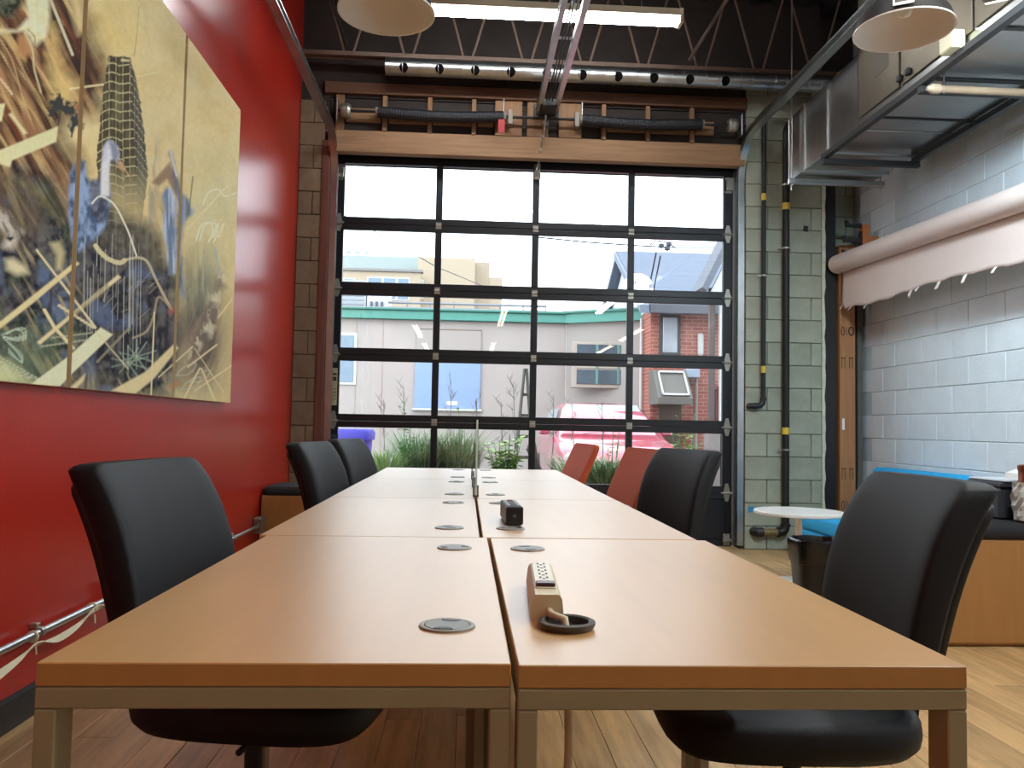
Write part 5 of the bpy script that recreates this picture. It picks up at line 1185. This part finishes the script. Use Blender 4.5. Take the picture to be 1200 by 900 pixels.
MB().rings([[(x_, y_, z_) for x_, z_ in sect(hw, a_, b_, .09)] for y_, hw, a_, b_ in st]).build('body', M_car, car, smooth=50)
gh = [(1.15, .80, .94, 1.00), (1.55, .74, .94, 1.28), (1.95, .66, .94, 1.47), (2.4, .64, .94, 1.52), (3.2, .64, .94, 1.50), (3.7, .68, .94, 1.36), (4.1, .74, .94, 1.0)]
def cab(k, lo=0.):
    return [[(x_, y_, z_) for x_, z_ in ((hw+.08, a_), (hw, b_-.06), (hw-.08, b_), (-(hw-.08), b_), (-hw, b_-.06), (-(hw+.08), a_))] for y_, hw, a_, b_ in k]
MB().rings(cab(gh)).build('cabin', M_car, car, smooth=40)
MB().add([(-.74, 1.20, 1.00), (.74, 1.20, 1.00), (.585, 1.93, 1.46), (-.585, 1.93, 1.46)], [(0, 1, 2, 3)]).add([(-.74, 1.19, 1.02), (.74, 1.19, 1.02), (.585, 1.92, 1.48), (-.585, 1.92, 1.48)], [(0, 1, 2, 3)]).build('windshield', M_cg, car)
for s in (-1, 1):
    MB().add([(s*.835, 1.5, 1.02), (s*.835, 3.6, 1.02), (s*.70, 3.4, 1.40), (s*.70, 2.0, 1.42)], [(0, 1, 2, 3)]).build('side_window', M_cg, car)
    MB().cbox((s*.66-.17, -.02, .60), (s*.66+.17, .12, .74), .05).build('headlight', mat('headlight', (230, 232, 236), .1), car)
    MB().cbox((s*.98-.09, 1.45, .98), (s*.98+.09, 1.6, 1.10), .03).build('mirror', M_car, car)
    for y_ in (.85, 3.4): MB().lathe([(.2, -.1), (.31, -.1), (.32, -.06), (.32, .06), (.31, .1), (.2, .1)], 24, Matrix.Translation((s*.80, y_, .32)) @ Matrix.Rotation(R(90), 4, 'Y')).build('wheel', M_tyre, car)
MB().cbox((-.45, -.03, .42), (.45, .05, .58), .03).build('grille', mat('grille', (40, 40, 44), .5), car); MB().cbox((-.25, -.045, .34), (.25, -.02, .44), .005).build('number_plate', M_white, car)
MB().tube([(-.4, 1.16, 1.00), (.2, 1.24, 1.045)], .012, 6).build('wiper', M_bplas, car)
# ---------------------------------------------------------------- planting bed
pb = MB().cbox((-2.2, 7.95, GZ0), (3.6, 9.7, .26), .03).build('planting_bed', mat('soil_mulch', (92, 74, 58), .95, var=.3, vs=20, bump=.5, bs=60)); tag(pb, 'raised planting bed of brown soil outside the door', 'planter')
def clump(x, y, n, hgt, spread, label, cols, wd=.007, seed=1, lean=.4, group=None, head=False):
    rs = random.Random(seed); t = thing('grass_clump', label, 'plant', (x, y, .255), 0, group); m = MB()
    for k in range(n):
        a_ = rs.uniform(0, 6.283); r0 = spread*math.sqrt(rs.random()); hh = hgt*rs.uniform(.55, 1.0); d = Vector((math.cos(a_), math.sin(a_), 0)); b0 = d*r0*.6
        az = a_+rs.uniform(-.8, .8); d2 = Vector((math.cos(az), math.sin(az), 0)); ln = lean*hh*rs.uniform(.2, 1.0); pr_ = Vector((-d2.y, d2.x, 0))*rs.choice((1, -1)); w_ = wd*rs.uniform(.7, 1.4); v_ = []
        for u in (0, .35, .7, 1.0):
            c_ = b0+d2*ln*u*u+Vector((0, 0, hh*(u-.18*u*u*u*lean*2))); ww_ = w_*(1-u)**.6 if u < 1 else .0006
            v_ += [c_-pr_*ww_, c_+pr_*ww_]
        m.add(v_, [(0, 1, 3, 2), (2, 3, 5, 4), (4, 5, 7, 6)], None, k % len(cols))
    m.build('blades', cols, t); return t
G1 = mat('grass_grey_green', (150, 182, 138), .6, var=.15); G2 = mat('grass_dark_green', (104, 146, 96), .6, var=.15); G3 = mat('grass_pale', (206, 222, 184), .6, var=.1); G4 = mat('grass_lime', (172, 212, 106), .6, var=.12); G5 = mat('grass_straw', (216, 206, 168), .7, var=.12)
for arr in (G1, G2, G3, G4, G5): arr.node_tree.nodes['Principled BSDF'].inputs['Subsurface Weight'].default_value = 0
gp_ = 'tall grasses in the planting bed'
xx = lambda px, Y_: onY(px, 520, Y_)[0]
clump(xx(452, 8.6), 8.6, 700, .74, .22, 'bright lime grass clump below the blue recycling bin', [G4, G1, G3], seed=2, lean=.7, group=gp_)
clump(xx(492, 9.0), 9.0, 1000, .93, .30, 'tall grey green grass clump growing below the blue panel', [G1, G2, G3], seed=3, lean=.55, group=gp_)
clump(xx(534, 9.1), 9.1, 1000, .95, .30, 'tall grey green grass with straw stalks next to the leafy plant', [G1, G2, G3, G5], seed=4, lean=.55, group=gp_)
clump(xx(712, 8.3), 8.3, 900, .76, .26, 'dense dark arching grass between the two orange chairs', [G2, G1, G3], .009, seed=5, lean=.9, group=gp_)
clump(xx(672, 8.9), 8.9, 400, .70, .22, 'thin pale grass in front of the red car', [G3, G1], seed=6, lean=.7, group=gp_)
clump(xx(785, 8.9), 8.9, 500, .74, .30, 'loose pale grass behind the charcoal chair below the brick house', [G3, G4, G1], seed=8, lean=.7, group=gp_)
clump(xx(640, 8.4), 8.4, 160, .50, .16, 'small lime tuft beside the weathered trellis', [G4, G1], seed=9, lean=.7, group=gp_)
def leafy(x, y, h_, n, spread, label, cols, seed, ls=.07):
    rs = random.Random(seed); t = thing('leafy_plant', label, 'plant', (x, y, .255), 0, 'leafy plants in the planting bed'); m = MB(); sm_ = MB()
    for k in range(n):
        a_ = rs.uniform(0, 6.283); top = Vector((math.cos(a_)*spread*rs.random(), math.sin(a_)*spread*rs.random(), h_*rs.uniform(.55, 1))); b0 = top*.25; b0.z = 0
        sm_.tube([b0, b0.lerp(top, .5)+Vector((0, 0, .02)), top], [.007, .006, .003], 5)
        for j in range(16):
            u = rs.uniform(.25, 1.0); p_ = b0.lerp(top, u); az = rs.uniform(0, 6.283); d = Vector((math.cos(az), math.sin(az), rs.uniform(-.1, .8))).normalized(); s_ = Vector((-d.y, d.x, 0)).normalized(); l_ = ls*rs.uniform(.6, 1.3)
            m.add([p_, p_+d*l_*.5+s_*l_*.28, p_+d*l_-Vector((0, 0, l_*.2)), p_+d*l_*.5-s_*l_*.28], [(0, 1, 2, 3)], None, rs.randrange(len(cols)))
    m.build('leaves', cols, t); sm_.build('stems', G2, t); return t
G6 = mat('leaf_yellow_green', (186, 222, 112), .5, var=.12); G7 = mat('leaf_mid_green', (140, 188, 100), .5, var=.12)
leafy(xx(592, 8.5), 8.5, .74, 30, .24, 'broad yellow green leafy plant beside the weathered trellis', [G6, G7], 3, .10)
leafy(xx(476, 8.75), 8.75, 1.08, 5, .10, 'narrow leafy stems rising above the tall grass', [G7, G1], 4, .08)
leafy(xx(542, 9.3), 9.3, 1.02, 4, .10, 'small leafy sprig in front of the blue panel', [G7, G6], 5, .06)
leafy(xx(806, 9.3), 9.3, .98, 10, .22, 'bright green bush in front of the brick house', [G6, G7], 6, .08)
leafy(xx(716, 9.4), 9.4, .98, 5, .22, 'low green sprigs in front of the car windshield', [G6, G7], 7, .06)
def twig(px, py, label, seed, Y_=9.3, h_=.5):
    rs = random.Random(seed); p_ = onY(px, py, Y_); t_ = MB(); base = Vector((p_[0], Y_, .25)); top = Vector((p_[0]+rs.uniform(-.05, .05), Y_, p_[2]))
    t_.tube([base, base.lerp(top, .5)+Vector((.02, 0, 0)), top], [.007, .006, .003], 5)
    for k in range(9):
        u = rs.uniform(.55, .98); q_ = base.lerp(top, u); d = Vector((rs.uniform(-.10, .10), rs.uniform(-.08, .08), rs.uniform(.05, .15))); t_.tube([q_, q_+d], [.0035, .002], 4); e_ = q_+d*.6; t_.tube([e_, e_+Vector((d.x*-.5, 0, abs(d.z)*.6))], [.003, .0015], 4)
    return tag(t_.build('bare_twig', mat('twig_brown', (150, 138, 134), .8)), label, 'twig', 'bare twigs in the planting bed')
for i, (px, py, lab) in enumerate(((450, 468, 'short bare twig against plain beige wall near the window'), (474, 452, 'bare branching twig above the leafy stems'), (527, 446, 'bare twig in front of the blue panel'), (563, 468, 'bare twig at the edge of the blue panel'), (588, 470, 'bare twig beside the weathered trellis'), (604, 448, 'tall thin bare twig behind the trellis'), (645, 462, 'bare branching twig between the trellis and the red car'), (672, 470, 'bare twig against the car windshield'), (705, 472, 'bare twig in front of the car roof'))): twig(px, py, lab, 40+i)
# weathered trellis and leaning boards
M_wea = mat('weathered_wood', (128, 124, 122), .85, var=.2, vs=6, stretch=(6, 6, .6))
tp_ = onY(616, 432, 9.0); tr = thing('garden_trellis', 'grey weathered wooden obelisk trellis among the plants', 'trellis', (tp_[0], 9.0, .25)); ht = tp_[2]-.25
for sx in (-1, 1):
    for sy in (-1, 1): MB().tube([(sx*.13, sy*.13, 0), (sx*.012, sy*.012, ht)], .014, 4).build('post', M_wea, tr)
for k in range(5):
    f = 1-.16*(k+1)*1.0; w_ = .13*f+.012; z_ = ht*(1-f)
    for sy in (-1, 1): MB().cbox((-w_, sy*w_*.95-.006, z_-.015), (w_, sy*w_*.95+.006, z_+.015), .002).build('slat', M_wea, tr)
lb = thing('leaning_boards', 'weathered boards leaning together in front of the red car', 'boards', (onY(640, 540, 8.8)[0], 8.8, .25))
for k, (x_, r_) in enumerate(((-.06, -8), (.0, -16), (.07, -24))): MB().cbox((-.035, -.01+.03*k, 0), (.035, .012+.03*k, .62), .004, Matrix.Translation((x_, 0, .0)) @ Matrix.Rotation(R(r_), 4, 'Y')).build('board', M_wea, lb)
# blue recycling bin and white pot
q = onY(416, 502, 10.6)
bn2 = thing('recycling_bin', 'blue violet recycling bin outside behind the grasses', 'bin', (q[0], 10.6, GZ0)); M_bb = mat('blue_violet_plastic', (72, 66, 196), .5)
hb_ = q[2]-GZ0
MB().rings([[(x_, y_, z_) for x_, y_ in supere(s_, s_*.8, 32, 6)] for z_, s_ in ((.0, .20), (.05, .21), (hb_-.14, .26))]).build('body', M_bb, bn2, smooth=40)
MB().rings([[(x_, y_, z_) for x_, y_ in supere(s_, s_*.85, 32, 6)] for z_, s_ in ((hb_-.14, .28), (hb_-.05, .285), (hb_-.01, .26), (hb_, .2))]).build('lid', M_bb, bn2, smooth=40)
q = onY(567, 545, 8.2); pt = tag(MB().lathe([(.05, 0), (.07, .1), (.08, .24), (.084, .30), (.078, .31), (.07, .27), (.001, .26)], 24, cap0=True).build('flower_pot', mat('white_pot', (232, 230, 226), .5), loc=(q[0], 8.2, .256)), 'small white flower pot beside the leafy plant', 'pot')
import OpenImageIO as oiio, sys
b=oiio.ImageBuf('/workdir/render_main.png'); s=b.spec(); k=s.width/1200
for x,y in ((450,720),(700,690),(300,690),(900,700),(150,785),(700,790),(60,600),(320,350),(330,220),(250,200),(60,60),(1150,450),(1100,250),(930,400),(1150,700),(1160,830),(180,620),(1080,650),(500,430),(700,430),(800,400),(600,175),(600,565),(1060,40),(1100,290),(450,25),(130,860),(1020,75),(450,430),(644,440),(825,400)):
    r=[0,0,0];n=0
    for dx in range(-3,4):
        for dy in range(-3,4):
            p=b.getpixel(int(x*k)+dx,int(y*k)+dy); r=[a+c for a,c in zip(r,p[:3])]; n+=1
    print((x,y),[round(v/n*255) for v in r])
